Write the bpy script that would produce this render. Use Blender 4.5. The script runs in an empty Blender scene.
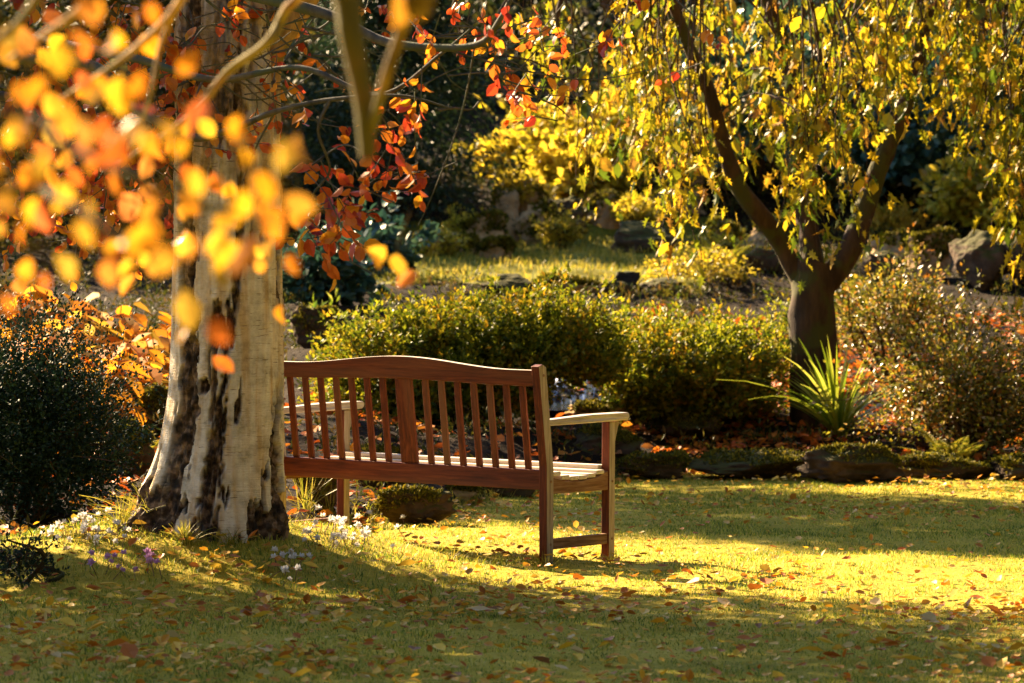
import bpy, math, random
import numpy as np
from mathutils import Vector, Matrix, noise as mnoise

rng = np.random.default_rng(11)
random.seed(11)
S = bpy.context.scene
COL = S.collection
R = math.radians

# ------------------------------------------------------------------ camera, world, sun, exposure
F, CH, HY = 4500.0, 1.6, 199.0            # focal length in px, camera height, horizon row
cam_d = bpy.data.cameras.new("camera"); cam = bpy.data.objects.new("camera", cam_d); COL.objects.link(cam)
cam.location = (0, 0, CH)
cam.rotation_euler = (R(90) - math.atan((341.5 - HY) / F), 0, 0)
cam_d.sensor_width = 36; cam_d.lens = F / 1024 * 36
cam_d.clip_start = 0.3; cam_d.clip_end = 600
cam_d.dof.use_dof = True; cam_d.dof.focus_distance = 19.6; cam_d.dof.aperture_fstop = 6.0
S.camera = cam

SUN_EL = 29.0
sun_to = Vector((-.66, .75, 0)).normalized()            # horizontal direction towards the sun
world = bpy.data.worlds.new("World"); S.world = world; world.use_nodes = True
nt = world.node_tree; nt.nodes.clear()
wo = nt.nodes.new("ShaderNodeOutputWorld"); bg = nt.nodes.new("ShaderNodeBackground"); sky = nt.nodes.new("ShaderNodeTexSky")
sky.sky_type = 'NISHITA'; sky.sun_disc = False; sky.sun_elevation = R(SUN_EL)
sky.sun_rotation = math.atan2(sun_to.x, sun_to.y)
sky.air_density = 1.0; sky.dust_density = .4; sky.ozone_density = 3.0
bg.inputs['Strength'].default_value = 0.05
nt.links.new(sky.outputs[0], bg.inputs[0]); nt.links.new(bg.outputs[0], wo.inputs[0])
sl = bpy.data.lights.new("sun", 'SUN'); sun = bpy.data.objects.new("sun", sl); COL.objects.link(sun)
sl.energy = 5.0; sl.angle = R(.5); sl.color = (1, .73, .43)
sd = Vector((sun_to.x * math.cos(R(SUN_EL)), sun_to.y * math.cos(R(SUN_EL)), math.sin(R(SUN_EL))))
sun.rotation_euler = sd.to_track_quat('Z', 'Y').to_euler()
sun.location = (-20, 30, 25)
S.view_settings.view_transform = 'Standard'; S.view_settings.look = 'None'
S.view_settings.exposure = 2.85; S.view_settings.gamma = 1; S.view_settings.use_curve_mapping = False
S.render.engine = 'CYCLES'
S.cycles.max_bounces = 8; S.cycles.transmission_bounces = 5; S.cycles.diffuse_bounces = 4; S.cycles.use_denoising = True

# ------------------------------------------------------------------ helpers
def P(px, py, Y):
    return np.array(((px - 512) / F * Y, Y, CH - (py - HY) / F * Y))

def vhash(i, j, k):
    n = (i * 374761393 + j * 668265263 + k * 2147483647 * 3 + 974711) & 0xffffffff
    n = ((n ^ (n >> 13)) * 1274126177) & 0xffffffff
    return ((n ^ (n >> 16)) & 0xffff) / 65535.0

def vn(x, y, z=0.0):
    x, y, z = np.broadcast_arrays(np.asarray(x, float), np.asarray(y, float), np.asarray(z, float))
    xi, yi, zi = np.floor(x).astype(np.int64), np.floor(y).astype(np.int64), np.floor(z).astype(np.int64)
    fx, fy, fz = x - xi, y - yi, z - zi
    fx, fy, fz = [t * t * (3 - 2 * t) for t in (fx, fy, fz)]
    r = 0
    for a in (0, 1):
        for b in (0, 1):
            for c in (0, 1):
                w = (fx if a else 1 - fx) * (fy if b else 1 - fy) * (fz if c else 1 - fz)
                r = r + w * vhash(xi + a, yi + b, zi + c)
    return r * 2 - 1

def fbm(x, y, z=0.0, o=4):
    r, a, f = 0, .5, 1.0
    for k in range(o):
        r = r + a * vn(x * f + 17.3 * k, y * f - 9.1 * k, np.asarray(z) * f + 3.7 * k); a *= .5; f *= 2.03
    return r

def sstep(a, b, x):
    t = np.clip((np.asarray(x, float) - a) / (b - a), 0, 1); return t * t * (3 - 2 * t)

def make_mesh(name, V, polys, mats, smooth=False, attrs=None):
    """polys: list of (n x k int array, material index)"""
    me = bpy.data.meshes.new(name)
    V = np.asarray(V, np.float32)
    me.vertices.add(len(V)); me.vertices.foreach_set('co', V.ravel())
    polys = [(np.asarray(p, np.int32), m) for p, m in polys if len(p)]
    li = np.concatenate([p.ravel() for p, m in polys])
    tot = np.concatenate([np.full(len(p), p.shape[1], np.int32) for p, m in polys])
    st = np.concatenate([[0], np.cumsum(tot)[:-1]]).astype(np.int32)
    me.loops.add(len(li)); me.loops.foreach_set('vertex_index', li)
    me.polygons.add(len(tot)); me.polygons.foreach_set('loop_start', st)
    for m in mats: me.materials.append(m)
    if len(mats) > 1:
        me.polygons.foreach_set('material_index', np.concatenate([np.full(len(p), m, np.int32) for p, m in polys]))
    sm = smooth if isinstance(smooth, bool) else None
    me.polygons.foreach_set('use_smooth', np.full(len(tot), bool(smooth)))
    for k, v in (attrs or {}).items():
        a = me.attributes.new(k, 'FLOAT', 'POINT'); a.data.foreach_set('value', np.asarray(v, np.float32))
    me.update(calc_edges=True); me.validate()
    return me

class MB:
    def __init__(s): s.V = []; s.F = []; s.n = 0
    def add(s, V, faces, m=0):
        V = np.asarray(V, float).reshape(-1, 3)
        for f in faces:
            f = np.asarray(f, np.int64)
            if len(f): s.F.append((f + s.n, m))
        s.V.append(V); s.n += len(V)
    def merge(s, o, m):
        for f, _ in o.F: s.F.append((f + s.n, m))
        s.V += o.V; s.n += o.n
    def build(s, name, mats, parent=None, smooth=False, attrs=None):
        if not isinstance(mats, (list, tuple)): mats = [mats]
        me = make_mesh(name, np.concatenate(s.V), s.F, mats, smooth, attrs)
        return link(name, me, parent)

def link(name, me, parent=None):
    o = bpy.data.objects.new(name, me); COL.objects.link(o)
    if parent is not None: o.parent = parent
    return o

def tag(o, label=None, cat=None, group=None, kind=None):
    if label: o['label'] = label
    if cat: o['category'] = cat
    if group: o['group'] = group
    if kind: o['kind'] = kind
    return o

def empty(name, loc, label, cat, group=None, rz=0):
    o = bpy.data.objects.new(name, None); COL.objects.link(o)
    o.location = tuple(loc); o.rotation_euler = (0, 0, rz); o.empty_display_size = .1
    return tag(o, label, cat, group)

def copy_tree(o, parent=None):
    c = o.copy(); COL.objects.link(c)
    if parent is not None: c.parent = parent
    for ch in list(o.children): copy_tree(ch, c)
    return c

def smooth_path(pts, n=6):
    p = np.asarray(pts, float)
    q = np.vstack([2 * p[0] - p[1], p, 2 * p[-1] - p[-2]])
    out = []
    t = np.linspace(0, 1, n, endpoint=False)[:, None]
    for i in range(1, len(q) - 2):
        a, b, c, d = q[i - 1], q[i], q[i + 1], q[i + 2]
        out.append(.5 * (2 * b + (c - a) * t + (2 * a - 5 * b + 4 * c - d) * t ** 2 + (3 * b - a - 3 * c + d) * t ** 3))
    return np.vstack(out + [p[-1:]])

def tube(mb, pts, r0, r1, sides=6, wob=0.0, m=0, cap=True, power=1.0):
    p = np.asarray(pts, float); n = len(p)
    t = np.gradient(p, axis=0); t /= np.linalg.norm(t, axis=1)[:, None] + 1e-9
    ref = np.array((0.31, .2, .93)) if abs(t[0][2]) < .8 else np.array((.9, .3, .1))
    V = np.zeros((n, sides, 3))
    u = np.cross(t[0], ref); u /= np.linalg.norm(u)
    ang = np.arange(sides) / sides * 2 * np.pi
    for i in range(n):
        u = u - t[i] * (u @ t[i]); u /= np.linalg.norm(u) + 1e-9
        v = np.cross(t[i], u)
        r = r0 + (r1 - r0) * (i / max(1, n - 1)) ** power
        rr = r * (1 + wob * vn(p[i][0] * 9 + np.cos(ang) * 1.5, p[i][1] * 9 + np.sin(ang) * 1.5, p[i][2] * 9))
        V[i] = p[i] + rr[:, None] * (np.cos(ang)[:, None] * u + np.sin(ang)[:, None] * v)
    idx = np.arange(n * sides).reshape(n, sides)
    a = idx[:-1]; b = np.roll(idx, -1, 1)[:-1]; c = np.roll(idx, -1, 1)[1:]; d = idx[1:]
    q = np.stack([a, b, c, d], -1).reshape(-1, 4)
    mb.add(V, [q], m)

def unit(a): a = np.asarray(a, float); return a / (np.linalg.norm(a, axis=-1, keepdims=True) + 1e-9)
def rdir(n): return unit(rng.normal(size=(n, 3)))

# leaf templates: x = side, y = along, z = normal
T_DIAMOND = (np.array([(0, 0, 0), (.3, .45, .07), (0, 1, -.06), (-.3, .45, .07)]), [np.array([(0, 1, 2), (0, 2, 3)])])
T_SLIM = (np.array([(0, 0, 0), (.16, .45, .04), (0, 1, -.1), (-.16, .45, .04)]), [np.array([(0, 1, 2), (0, 2, 3)])])
_ov = np.array([(0, 0, 0), (.2, .15, .05), (.34, .42, .1), (.27, .72, .06), (0, 1, -.1), (-.27, .72, .06), (-.34, .42, .1), (-.2, .15, .05), (0, .42, .0), (0, .72, -.03)])
T_OVAL = (_ov, [np.array([(0, 1, 2, 8), (8, 2, 3, 9), (0, 8, 6, 7), (8, 9, 5, 6)]), np.array([(9, 3, 4), (9, 4, 5)])])
_jo = [(0, 0), (.1, .2), (.42, .16), (.2, .36), (.5, .46), (.17, .56), (.3, .74), (.1, .74), (0, 1.05), (-.1, .74), (-.3, .74), (-.17, .56), (-.5, .46), (-.2, .36), (-.42, .16), (-.1, .2)]
_jv = np.array([(x * .6, y * (1 + .1 * (x > 0)), .12 * abs(x) - .15 * y * y) for x, y in _jo] + [(0, .4, -.03)])
T_JAG = (_jv, [np.array([(16, i, (i + 1) % 16) for i in range(16)])])
T_VAR = [(_jv * np.array((a, 1, 1)) + np.stack([c * _jv[:, 1] ** 2, 0 * _jv[:, 1], b * _jv[:, 1] ** 2 + d * np.abs(_jv[:, 0])], -1), T_JAG[1]) for a, b, c, d in ((1, .1, .1, .1), (.7, -.35, -.15, .5), (1.15, .3, .2, -.4), (.5, -.2, .25, .9))]
T_CURL = (np.array([(0, 0, .02), (.3, .3, .14), (.32, .65, .2), (0, 1, .1), (-.32, .65, .1), (-.3, .3, .06), (0, .5, 0)]),
          [np.array([(6, 0, 1), (6, 1, 2), (6, 2, 3), (6, 3, 4), (6, 4, 5), (6, 5, 0)])])

def leaves(mb, pos, axis, nrm, size, T=T_DIAMOND, m=0):
    pos = np.asarray(pos, float); n = len(pos)
    if n == 0: return
    axis = unit(axis); side = unit(np.cross(axis, nrm)); nn = np.cross(side, axis)
    size = np.broadcast_to(np.asarray(size, float), (n,))
    TV, TF = T
    V = pos[:, None] + size[:, None, None] * (TV[None, :, 0:1] * side[:, None] + TV[None, :, 1:2] * axis[:, None] + TV[None, :, 2:3] * nn[:, None])
    k = len(TV); off = (np.arange(n) * k)[:, None, None]
    mb.add(V.reshape(-1, 3), [(f[None] + off).reshape(-1, f.shape[1]) for f in TF], m)

# ------------------------------------------------------------------ materials
def new_mat(name):
    m = bpy.data.materials.new(name); m.use_nodes = True
    t = m.node_tree; t.nodes.clear()
    return m, t, (lambda ty, **kw: _nd(t, ty, kw)), t.links.new

def _nd(t, ty, kw):
    n = t.nodes.new("ShaderNode" + ty)
    for k, v in kw.items(): setattr(n, k, v)
    return n

def ramp_set(r, stops):
    e = r.color_ramp.elements
    while len(e) > 1: e.remove(e[-1])
    e[0].position = stops[0][0]; e[0].color = (*stops[0][1], 1)
    for p, c in stops[1:]:
        x = e.new(p); x.color = (*c, 1)

def leaf_mat(name, cols, trans=.4, rough=.5, spec=.3, obj_rand=False, clump=None, scale=2.0, tsat=1.0):
    m, t, N, L = new_mat(name)
    out = N("OutputMaterial"); mix = N("MixShader"); pb = N("BsdfPrincipled"); tr = N("BsdfTranslucent")
    rmp = N("ValToRGB"); ramp_set(rmp, [(i / max(1, len(cols) - 1), c) for i, c in enumerate(cols)])
    if obj_rand: L(N("ObjectInfo").outputs['Random'], rmp.inputs[0])
    else: L(N("NewGeometry").outputs['Random Per Island'], rmp.inputs[0])
    colout = rmp.outputs[0]
    if clump:
        tc = N("TexCoord"); no = N("TexNoise"); no.inputs['Scale'].default_value = scale; no.inputs['Detail'].default_value = 3
        L(tc.outputs['Object'], no.inputs['Vector'])
        r2 = N("ValToRGB"); ramp_set(r2, [(.42, (0, 0, 0)), (.62, (1, 1, 1))]); L(no.outputs[0], r2.inputs[0])
        mx = N("MixRGB"); L(r2.outputs[0], mx.inputs[0]); L(colout, mx.inputs[1])
        r3 = N("ValToRGB"); ramp_set(r3, [(i / max(1, len(clump) - 1), c) for i, c in enumerate(clump)])
        L(N("NewGeometry").outputs['Random Per Island'], r3.inputs[0]); L(r3.outputs[0], mx.inputs[2])
        colout = mx.outputs[0]
    L(colout, pb.inputs['Base Color'])
    pb.inputs['Roughness'].default_value = rough
    pb.inputs['Specular IOR Level'].default_value = spec
    L(colout, tr.inputs['Color'])
    mix.inputs[0].default_value = trans
    L(pb.outputs[0], mix.inputs[1]); L(tr.outputs[0], mix.inputs[2]); L(mix.outputs[0], out.inputs[0])
    return m

def bark_mat(name, c0, c1, moss=None, scale=14, stretch=.25, bump=.5):
    m, t, N, L = new_mat(name)
    out = N("OutputMaterial"); pb = N("BsdfPrincipled"); tc = N("TexCoord"); mp = N("Mapping"); no = N("TexNoise"); r = N("ValToRGB"); bu = N("Bump")
    mp.inputs['Scale'].default_value = (1, 1, stretch)
    no.inputs['Scale'].default_value = scale; no.inputs['Detail'].default_value = 6; no.inputs['Roughness'].default_value = .65
    L(tc.outputs['Object'], mp.inputs[0]); L(mp.outputs[0], no.inputs['Vector']); L(no.outputs[0], r.inputs[0])
    ramp_set(r, [(.35, c0), (.65, c1)])
    col = r.outputs[0]
    if moss:
        n2 = N("TexNoise"); n2.inputs['Scale'].default_value = 6; n2.inputs['Detail'].default_value = 4
        L(tc.outputs['Object'], n2.inputs['Vector']); r2 = N("ValToRGB"); ramp_set(r2, [(.5, (0, 0, 0)), (.6, (1, 1, 1))]); L(n2.outputs[0], r2.inputs[0])
        mx = N("MixRGB"); L(r2.outputs[0], mx.inputs[0]); L(col, mx.inputs[1]); mx.inputs[2].default_value = (*moss, 1); col = mx.outputs[0]
    L(col, pb.inputs['Base Color']); pb.inputs['Roughness'].default_value = .85; pb.inputs['Specular IOR Level'].default_value = .2
    bu.inputs['Strength'].default_value = bump; bu.inputs['Distance'].default_value = .02
    L(no.outputs[0], bu.inputs['Height']); L(bu.outputs[0], pb.inputs['Normal']); L(pb.outputs[0], out.inputs[0])
    return m

def ground_mat(name, stops, s1=1.2, s2=14, bump=.4, dist=.03, rough=.95):
    m, t, N, L = new_mat(name)
    out = N("OutputMaterial"); pb = N("BsdfPrincipled"); tc = N("TexCoord"); a = N("TexNoise"); b = N("TexNoise"); mx = N("MixRGB"); r = N("ValToRGB"); bu = N("Bump")
    a.inputs['Scale'].default_value = s1; b.inputs['Scale'].default_value = s2
    for n in (a, b): n.inputs['Detail'].default_value = 6; n.inputs['Roughness'].default_value = .65; L(tc.outputs['Object'], n.inputs['Vector'])
    mx.inputs[0].default_value = .45; L(a.outputs[0], mx.inputs[1]); L(b.outputs[0], mx.inputs[2]); L(mx.outputs[0], r.inputs[0]); ramp_set(r, stops)
    L(r.outputs[0], pb.inputs['Base Color']); pb.inputs['Roughness'].default_value = rough; pb.inputs['Specular IOR Level'].default_value = .1
    bu.inputs['Strength'].default_value = bump; bu.inputs['Distance'].default_value = dist; L(b.outputs[0], bu.inputs['Height']); L(bu.outputs[0], pb.inputs['Normal'])
    L(pb.outputs[0], out.inputs[0]); return m

def rock_mat(name, c0, c1, moss, lo=.35, hi=.75):
    m, t, N, L = new_mat(name)
    out = N("OutputMaterial"); pb = N("BsdfPrincipled"); tc = N("TexCoord"); a = N("TexNoise"); r = N("ValToRGB"); bu = N("Bump")
    a.inputs['Scale'].default_value = 9; a.inputs['Detail'].default_value = 8; a.inputs['Roughness'].default_value = .7
    L(tc.outputs['Object'], a.inputs['Vector']); L(a.outputs[0], r.inputs[0]); ramp_set(r, [(.3, c0), (.7, c1)])
    ge = N("NewGeometry"); sx = N("SeparateXYZ"); L(ge.outputs['Normal'], sx.inputs[0])
    b = N("TexNoise"); b.inputs['Scale'].default_value = 5; b.inputs['Detail'].default_value = 5; L(tc.outputs['Object'], b.inputs['Vector'])
    ad = N("Math", operation='MULTIPLY'); L(sx.outputs[2], ad.inputs[0]); L(b.outputs[0], ad.inputs[1])
    r2 = N("ValToRGB"); ramp_set(r2, [(lo * .6, (0, 0, 0)), (hi * .6, (1, 1, 1))]); L(ad.outputs[0], r2.inputs[0])
    mx = N("MixRGB"); L(r2.outputs[0], mx.inputs[0]); L(r.outputs[0], mx.inputs[1]); mx.inputs[2].default_value = (*moss, 1)
    L(mx.outputs[0], pb.inputs['Base Color']); pb.inputs['Roughness'].default_value = .9; pb.inputs['Specular IOR Level'].default_value = .2
    bu.inputs['Strength'].default_value = .6; bu.inputs['Distance'].default_value = .02; L(a.outputs[0], bu.inputs['Height']); L(bu.outputs[0], pb.inputs['Normal'])
    L(pb.outputs[0], out.inputs[0]); return m

def wood_mat(name, c0, c1, c2, axis='X', pale=None, rough=.55):
    m, t, N, L = new_mat(name)
    out = N("OutputMaterial"); pb = N("BsdfPrincipled"); tc = N("TexCoord"); mp = N("Mapping"); a = N("TexNoise"); r = N("ValToRGB"); bu = N("Bump")
    mp.inputs['Scale'].default_value = {'X': (.06, 1, 1), 'Y': (1, .06, 1), 'Z': (1, 1, .06)}[axis]
    a.inputs['Scale'].default_value = 70; a.inputs['Detail'].default_value = 5; a.inputs['Roughness'].default_value = .7; a.inputs['Distortion'].default_value = .4
    L(tc.outputs['Object'], mp.inputs[0]); L(mp.outputs[0], a.inputs['Vector']); L(a.outputs[0], r.inputs[0])
    ramp_set(r, [(.3, c0), (.5, c1), (.72, c2)])
    col = r.outputs[0]
    if pale:
        b = N("TexNoise"); b.inputs['Scale'].default_value = 7; b.inputs['Detail'].default_value = 6; L(mp.outputs[0], b.inputs['Vector'])
        r2 = N("ValToRGB"); ramp_set(r2, [(.5, (0, 0, 0)), (.7, (1, 1, 1))]); L(b.outputs[0], r2.inputs[0])
        mx = N("MixRGB"); L(r2.outputs[0], mx.inputs[0]); L(col, mx.inputs[1]); mx.inputs[2].default_value = (*pale, 1); col = mx.outputs[0]
    L(col, pb.inputs['Base Color']); pb.inputs['Roughness'].default_value = rough; pb.inputs['Specular IOR Level'].default_value = .2
    bu.inputs['Strength'].default_value = .25; bu.inputs['Distance'].default_value = .004; L(a.outputs[0], bu.inputs['Height']); L(bu.outputs[0], pb.inputs['Normal'])
    L(pb.outputs[0], out.inputs[0]); return m

def plain(name, c, rough=.6, spec=.3, trans=0):
    m, t, N, L = new_mat(name)
    out = N("OutputMaterial"); pb = N("BsdfPrincipled"); tc = N("TexCoord"); a = N("TexNoise"); a.inputs['Scale'].default_value = 40
    r = N("ValToRGB"); ramp_set(r, [(.3, tuple(.75 * x for x in c)), (.7, c)]); L(tc.outputs['Object'], a.inputs['Vector']); L(a.outputs[0], r.inputs[0]); L(r.outputs[0], pb.inputs['Base Color'])
    pb.inputs['Roughness'].default_value = rough; pb.inputs['Specular IOR Level'].default_value = spec
    if trans:
        tr = N("BsdfTranslucent"); mix = N("MixShader"); mix.inputs[0].default_value = trans; L(r.outputs[0], tr.inputs[0]); L(pb.outputs[0], mix.inputs[1]); L(tr.outputs[0], mix.inputs[2]); L(mix.outputs[0], out.inputs[0])
    else: L(pb.outputs[0], out.inputs[0])
    return m

M = {}
M['grass'] = leaf_mat('grass_blade', [(.03, .10, .016), (.15, .23, .020), (.50, .44, .035), (.76, .60, .15)], .45, .5, .25, clump=[(.03, .09, .016), (.13, .20, .020), (.46, .41, .035)], scale=.9)
M['long_grass'] = leaf_mat('long_grass_blade', [(.12, .15, .012), (.30, .26, .03), (.42, .33, .06)], .45, .5, .25)
M['lawn'] = ground_mat('lawn_turf', [(.3, (.11, .11, .012)), (.5, (.34, .27, .025)), (.7, (.50, .38, .07))], .8, 30)
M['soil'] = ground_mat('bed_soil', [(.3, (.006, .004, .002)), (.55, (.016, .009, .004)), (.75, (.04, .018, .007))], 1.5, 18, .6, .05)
M['bankgrass'] = ground_mat('bank_turf', [(.3, (.06, .075, .008)), (.5, (.13, .13, .012)), (.7, (.24, .18, .02))], 1.1, 16)
M['fallen'] = leaf_mat('fallen_leaf', [(.30, .10, .012), (.50, .14, .012), (.60, .30, .02), (.68, .42, .03), (.60, .42, .14), (.66, .36, .02), (.34, .10, .02)], .25, .55, .3)
M['fallen_gold'] = leaf_mat('fallen_gold_leaf', [(.72, .44, .03), (.76, .52, .06), (.70, .34, .02)], .2, .55, .3, obj_rand=True)
M['fallen_rust'] = leaf_mat('fallen_rust_leaf', [(.45, .13, .015), (.52, .17, .02), (.36, .09, .012)], .25, .55, .3, obj_rand=True)
M['fallen_brown'] = leaf_mat('fallen_brown_leaf', [(.20, .08, .03), (.28, .13, .05), (.16, .05, .02)], .2, .6, .3, obj_rand=True)
M['fallen_buff'] = leaf_mat('fallen_buff_leaf', [(.58, .42, .18), (.50, .36, .14)], .25, .55, .3, obj_rand=True)
M['litter'] = leaf_mat('leaf_litter', [(.20, .05, .012), (.44, .09, .012), (.58, .15, .015), (.62, .24, .02), (.30, .12, .03)], .25, .55, .3)
M['azalea'] = leaf_mat('azalea_leaf', [(.04, .07, .005), (.11, .15, .008), (.24, .25, .012), (.42, .38, .02)], .45, .5, .25, clump=[(.07, .10, .006), (.20, .21, .010), (.42, .20, .012)], scale=3)
M['rhodo'] = leaf_mat('rhododendron_leaf', [(.20, .19, .012), (.46, .38, .018), (.62, .50, .05), (.34, .20, .012)], .5, .35, .5)
M['birchleaf'] = leaf_mat('birch_leaf', [(.06, .11, .010), (.14, .18, .010), (.26, .26, .012), (.42, .35, .014), (.54, .43, .018), (.56, .38, .016), (.36, .17, .03)], .40, .45, .3)
M['front'] = leaf_mat('beech_leaf', [(.52, .17, .012), (.58, .28, .014), (.62, .37, .02), (.42, .08, .015), (.64, .40, .03), (.50, .13, .04), (.30, .21, .03), (.54, .19, .012), (.20, .16, .03)], .45, .25, .6)
M['redleaf'] = leaf_mat('cherry_leaf', [(.20, .018, .012), (.42, .05, .014), (.52, .13, .014), (.60, .28, .015), (.34, .03, .016)], .45, .4, .4)
M['shadeleaf'] = leaf_mat('cherry_crown_leaf', [(.25, .04, .012), (.36, .12, .012), (.42, .22, .015)], .2, .4, .4)
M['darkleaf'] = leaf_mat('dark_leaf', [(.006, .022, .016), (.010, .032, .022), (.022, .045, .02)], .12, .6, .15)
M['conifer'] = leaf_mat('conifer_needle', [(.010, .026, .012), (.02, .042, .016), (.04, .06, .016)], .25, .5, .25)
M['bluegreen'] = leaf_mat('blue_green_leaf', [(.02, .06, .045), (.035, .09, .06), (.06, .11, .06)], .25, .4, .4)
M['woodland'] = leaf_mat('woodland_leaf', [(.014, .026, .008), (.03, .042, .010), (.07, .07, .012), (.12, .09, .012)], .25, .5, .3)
M['hosta'] = leaf_mat('hosta_leaf', [(.64, .25, .015), (.70, .33, .02), (.64, .20, .015), (.24, .17, .03), (.70, .38, .03)], .55, .6, .12)
M['cotone'] = leaf_mat('cotoneaster_leaf', [(.03, .045, .008), (.08, .09, .010), (.17, .17, .012), (.36, .32, .03), (.34, .12, .014), (.44, .40, .16)], .35, .35, .4)
M['moss'] = leaf_mat('moss_tuft', [(.03, .035, .006), (.07, .07, .008), (.15, .14, .012), (.26, .20, .02)], .25, .7, .1)
M['cover'] = leaf_mat('ground_cover_leaf', [(.02, .035, .006), (.05, .06, .008), (.10, .09, .010), (.14, .08, .02)], .3, .55, .2)
M['iris'] = leaf_mat('iris_blade', [(.10, .18, .014), (.24, .30, .016), (.46, .46, .07)], .35, .35, .45)
M['fern'] = leaf_mat('fern_frond', [(.10, .13, .010), (.24, .22, .014), (.36, .30, .03)], .4, .5, .3)
M['goldconifer'] = leaf_mat('golden_conifer_spray', [(.45, .28, .02), (.58, .38, .03), (.38, .2, .02)], .35, .5, .3)
M['brownbark'] = bark_mat('brown_bark', (.020, .012, .008), (.075, .042, .02), (.05, .05, .012))
M['twig'] = bark_mat('twig_bark', (.03, .018, .012), (.09, .055, .03), None, 30, .5, .3)
M['olivebark'] = bark_mat('olive_bark', (.05, .035, .012), (.16, .11, .035), (.08, .075, .02), 20, .3, .3)
M['tanbark'] = bark_mat('tan_bark', (.16, .09, .04), (.38, .25, .11), (.16, .13, .04), 20, .3, .3)
M['greybark'] = bark_mat('grey_bark', (.035, .035, .032), (.10, .10, .09), (.06, .075, .05), 20, .3, .4)
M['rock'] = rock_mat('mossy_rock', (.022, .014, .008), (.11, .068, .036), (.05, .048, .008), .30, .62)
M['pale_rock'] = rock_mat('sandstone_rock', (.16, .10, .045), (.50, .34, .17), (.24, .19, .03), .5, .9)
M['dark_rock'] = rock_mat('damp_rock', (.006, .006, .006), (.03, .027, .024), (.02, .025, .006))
M['white_petal'] = plain('white_petal', (.82, .80, .76), .5, .3, .35)
M['pink_petal'] = plain('mauve_petal', (.62, .34, .58), .5, .3, .35)
M['stem'] = plain('flower_stem', (.16, .08, .05), .6)

# ------------------------------------------------------------------ terrain
def edge(X): return np.interp(X, [-30, -6, -2.2, -1.5, -.9, -.4, .3, .9, 6, 30], [18.6, 19.2, 19.6, 20.6, 21.8, 23.2, 25.0, 26.1, 26.4, 27])
def edge_n(X): return edge(X) + .22 * vn(np.asarray(X) * 1.7, 3.3) + .08 * vn(np.asarray(X) * 6, 8.8)
def gz(X, Y, rough=True):
    X = np.asarray(X, float); Y = np.asarray(Y, float)
    d = Y - edge_n(X)
    e = edge_n(X); t = np.clip((Y - e) / (33 - e), 0, 1)
    b = np.interp(d, [0, .25, 1.5], [0, .07, .16]) + .84 * t ** 1.5 + np.interp(Y, [33, 36.8, 38, 40, 44, 50, 60, 80, 220], [0, .25, .7, 1.1, 2.2, 4.2, 7.2, 11, 16])
    pond = np.exp(-((X - .36) / .45) ** 2 - ((Y - 28.2) / .6) ** 2)
    b = b - .28 * pond
    mound = .24 * np.exp(-((X + 1.5) / .95) ** 2 - ((Y - 19.0) / .85) ** 2)
    mound = mound + .10 * np.exp(-((X + .82) / .42) ** 2 - ((Y - 19.75) / .5) ** 2)
    r = 0
    if rough:
        r = .012 * vn(X * 2.3, Y * 2.3) + .006 * vn(X * 7, Y * 7) + np.where(d > 0, .06 * vn(X * 1.9, Y * 1.9, 5.) * np.clip(d, 0, 1), 0)
    return b + mound + r

def hit(px, py, y0=14.0, y1=60.0):
    Y = np.arange(y0, y1, .04); X = (px - 512) / F * Y; z = CH - (py - HY) / F * Y
    k = np.nonzero(z <= gz(X, Y, False))[0]
    return float(Y[k[0]]) if len(k) else None

xs = np.concatenate([np.linspace(-90, -8, 26), np.linspace(-7.5, -3.6, 22), np.arange(-3.5, 4.3, .055), np.linspace(4.4, 8, 18), np.linspace(9, 90, 24)])
ys = np.concatenate([np.linspace(-40, 10, 12), np.linspace(11, 14, 8), np.arange(14.2, 34, .055), np.linspace(34.2, 60, 60), np.linspace(62, 220, 26)])
GX, GY = np.meshgrid(xs, ys); GZ = gz(GX, GY)
TV = np.stack([GX, GY, GZ], -1).reshape(-1, 3)
ii = np.arange(len(TV)).reshape(GX.shape)
quads = np.stack([ii[:-1, :-1], ii[:-1, 1:], ii[1:, 1:], ii[1:, :-1]], -1).reshape(-1, 4)
qc = TV[quads].mean(1); qd = qc[:, 1] - edge_n(qc[:, 0])
def sub(name, mask, mat):
    q = quads[mask]; u, inv = np.unique(q, return_inverse=True)
    o = link(name, make_mesh(name, TV[u], [(inv.reshape(-1, 4), 0)], [mat], True)); return tag(o, kind='structure')
bankmask = (qc[:, 1] > 32.6) & (qc[:, 1] < 37.2) & (qc[:, 0] + .25 * vn(qc[:, 1], 4.) < 1.5) & (qc[:, 0] + .3 * vn(qc[:, 1] * 1.3, 2.) > -1.1)
sub('lawn', qd <= 0, M['lawn'])
sub('flower_bed', (qd > 0) & ~bankmask & (qc[:, 1] < 46), M['soil'])
sub('grassy_terrace', bankmask, M['bankgrass'])
sub('hillside', (qd > 0) & ~bankmask & (qc[:, 1] >= 46), M['soil'])

# ------------------------------------------------------------------ lawn grass and leaf litter (stuff)
def in_view(n, y0, y1, mx=.35):
    Y = np.sqrt(rng.uniform(y0 ** 2, y1 ** 2, n)); X = rng.uniform(-1, 1, n) * (.1138 * Y + mx); return X, Y

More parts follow.
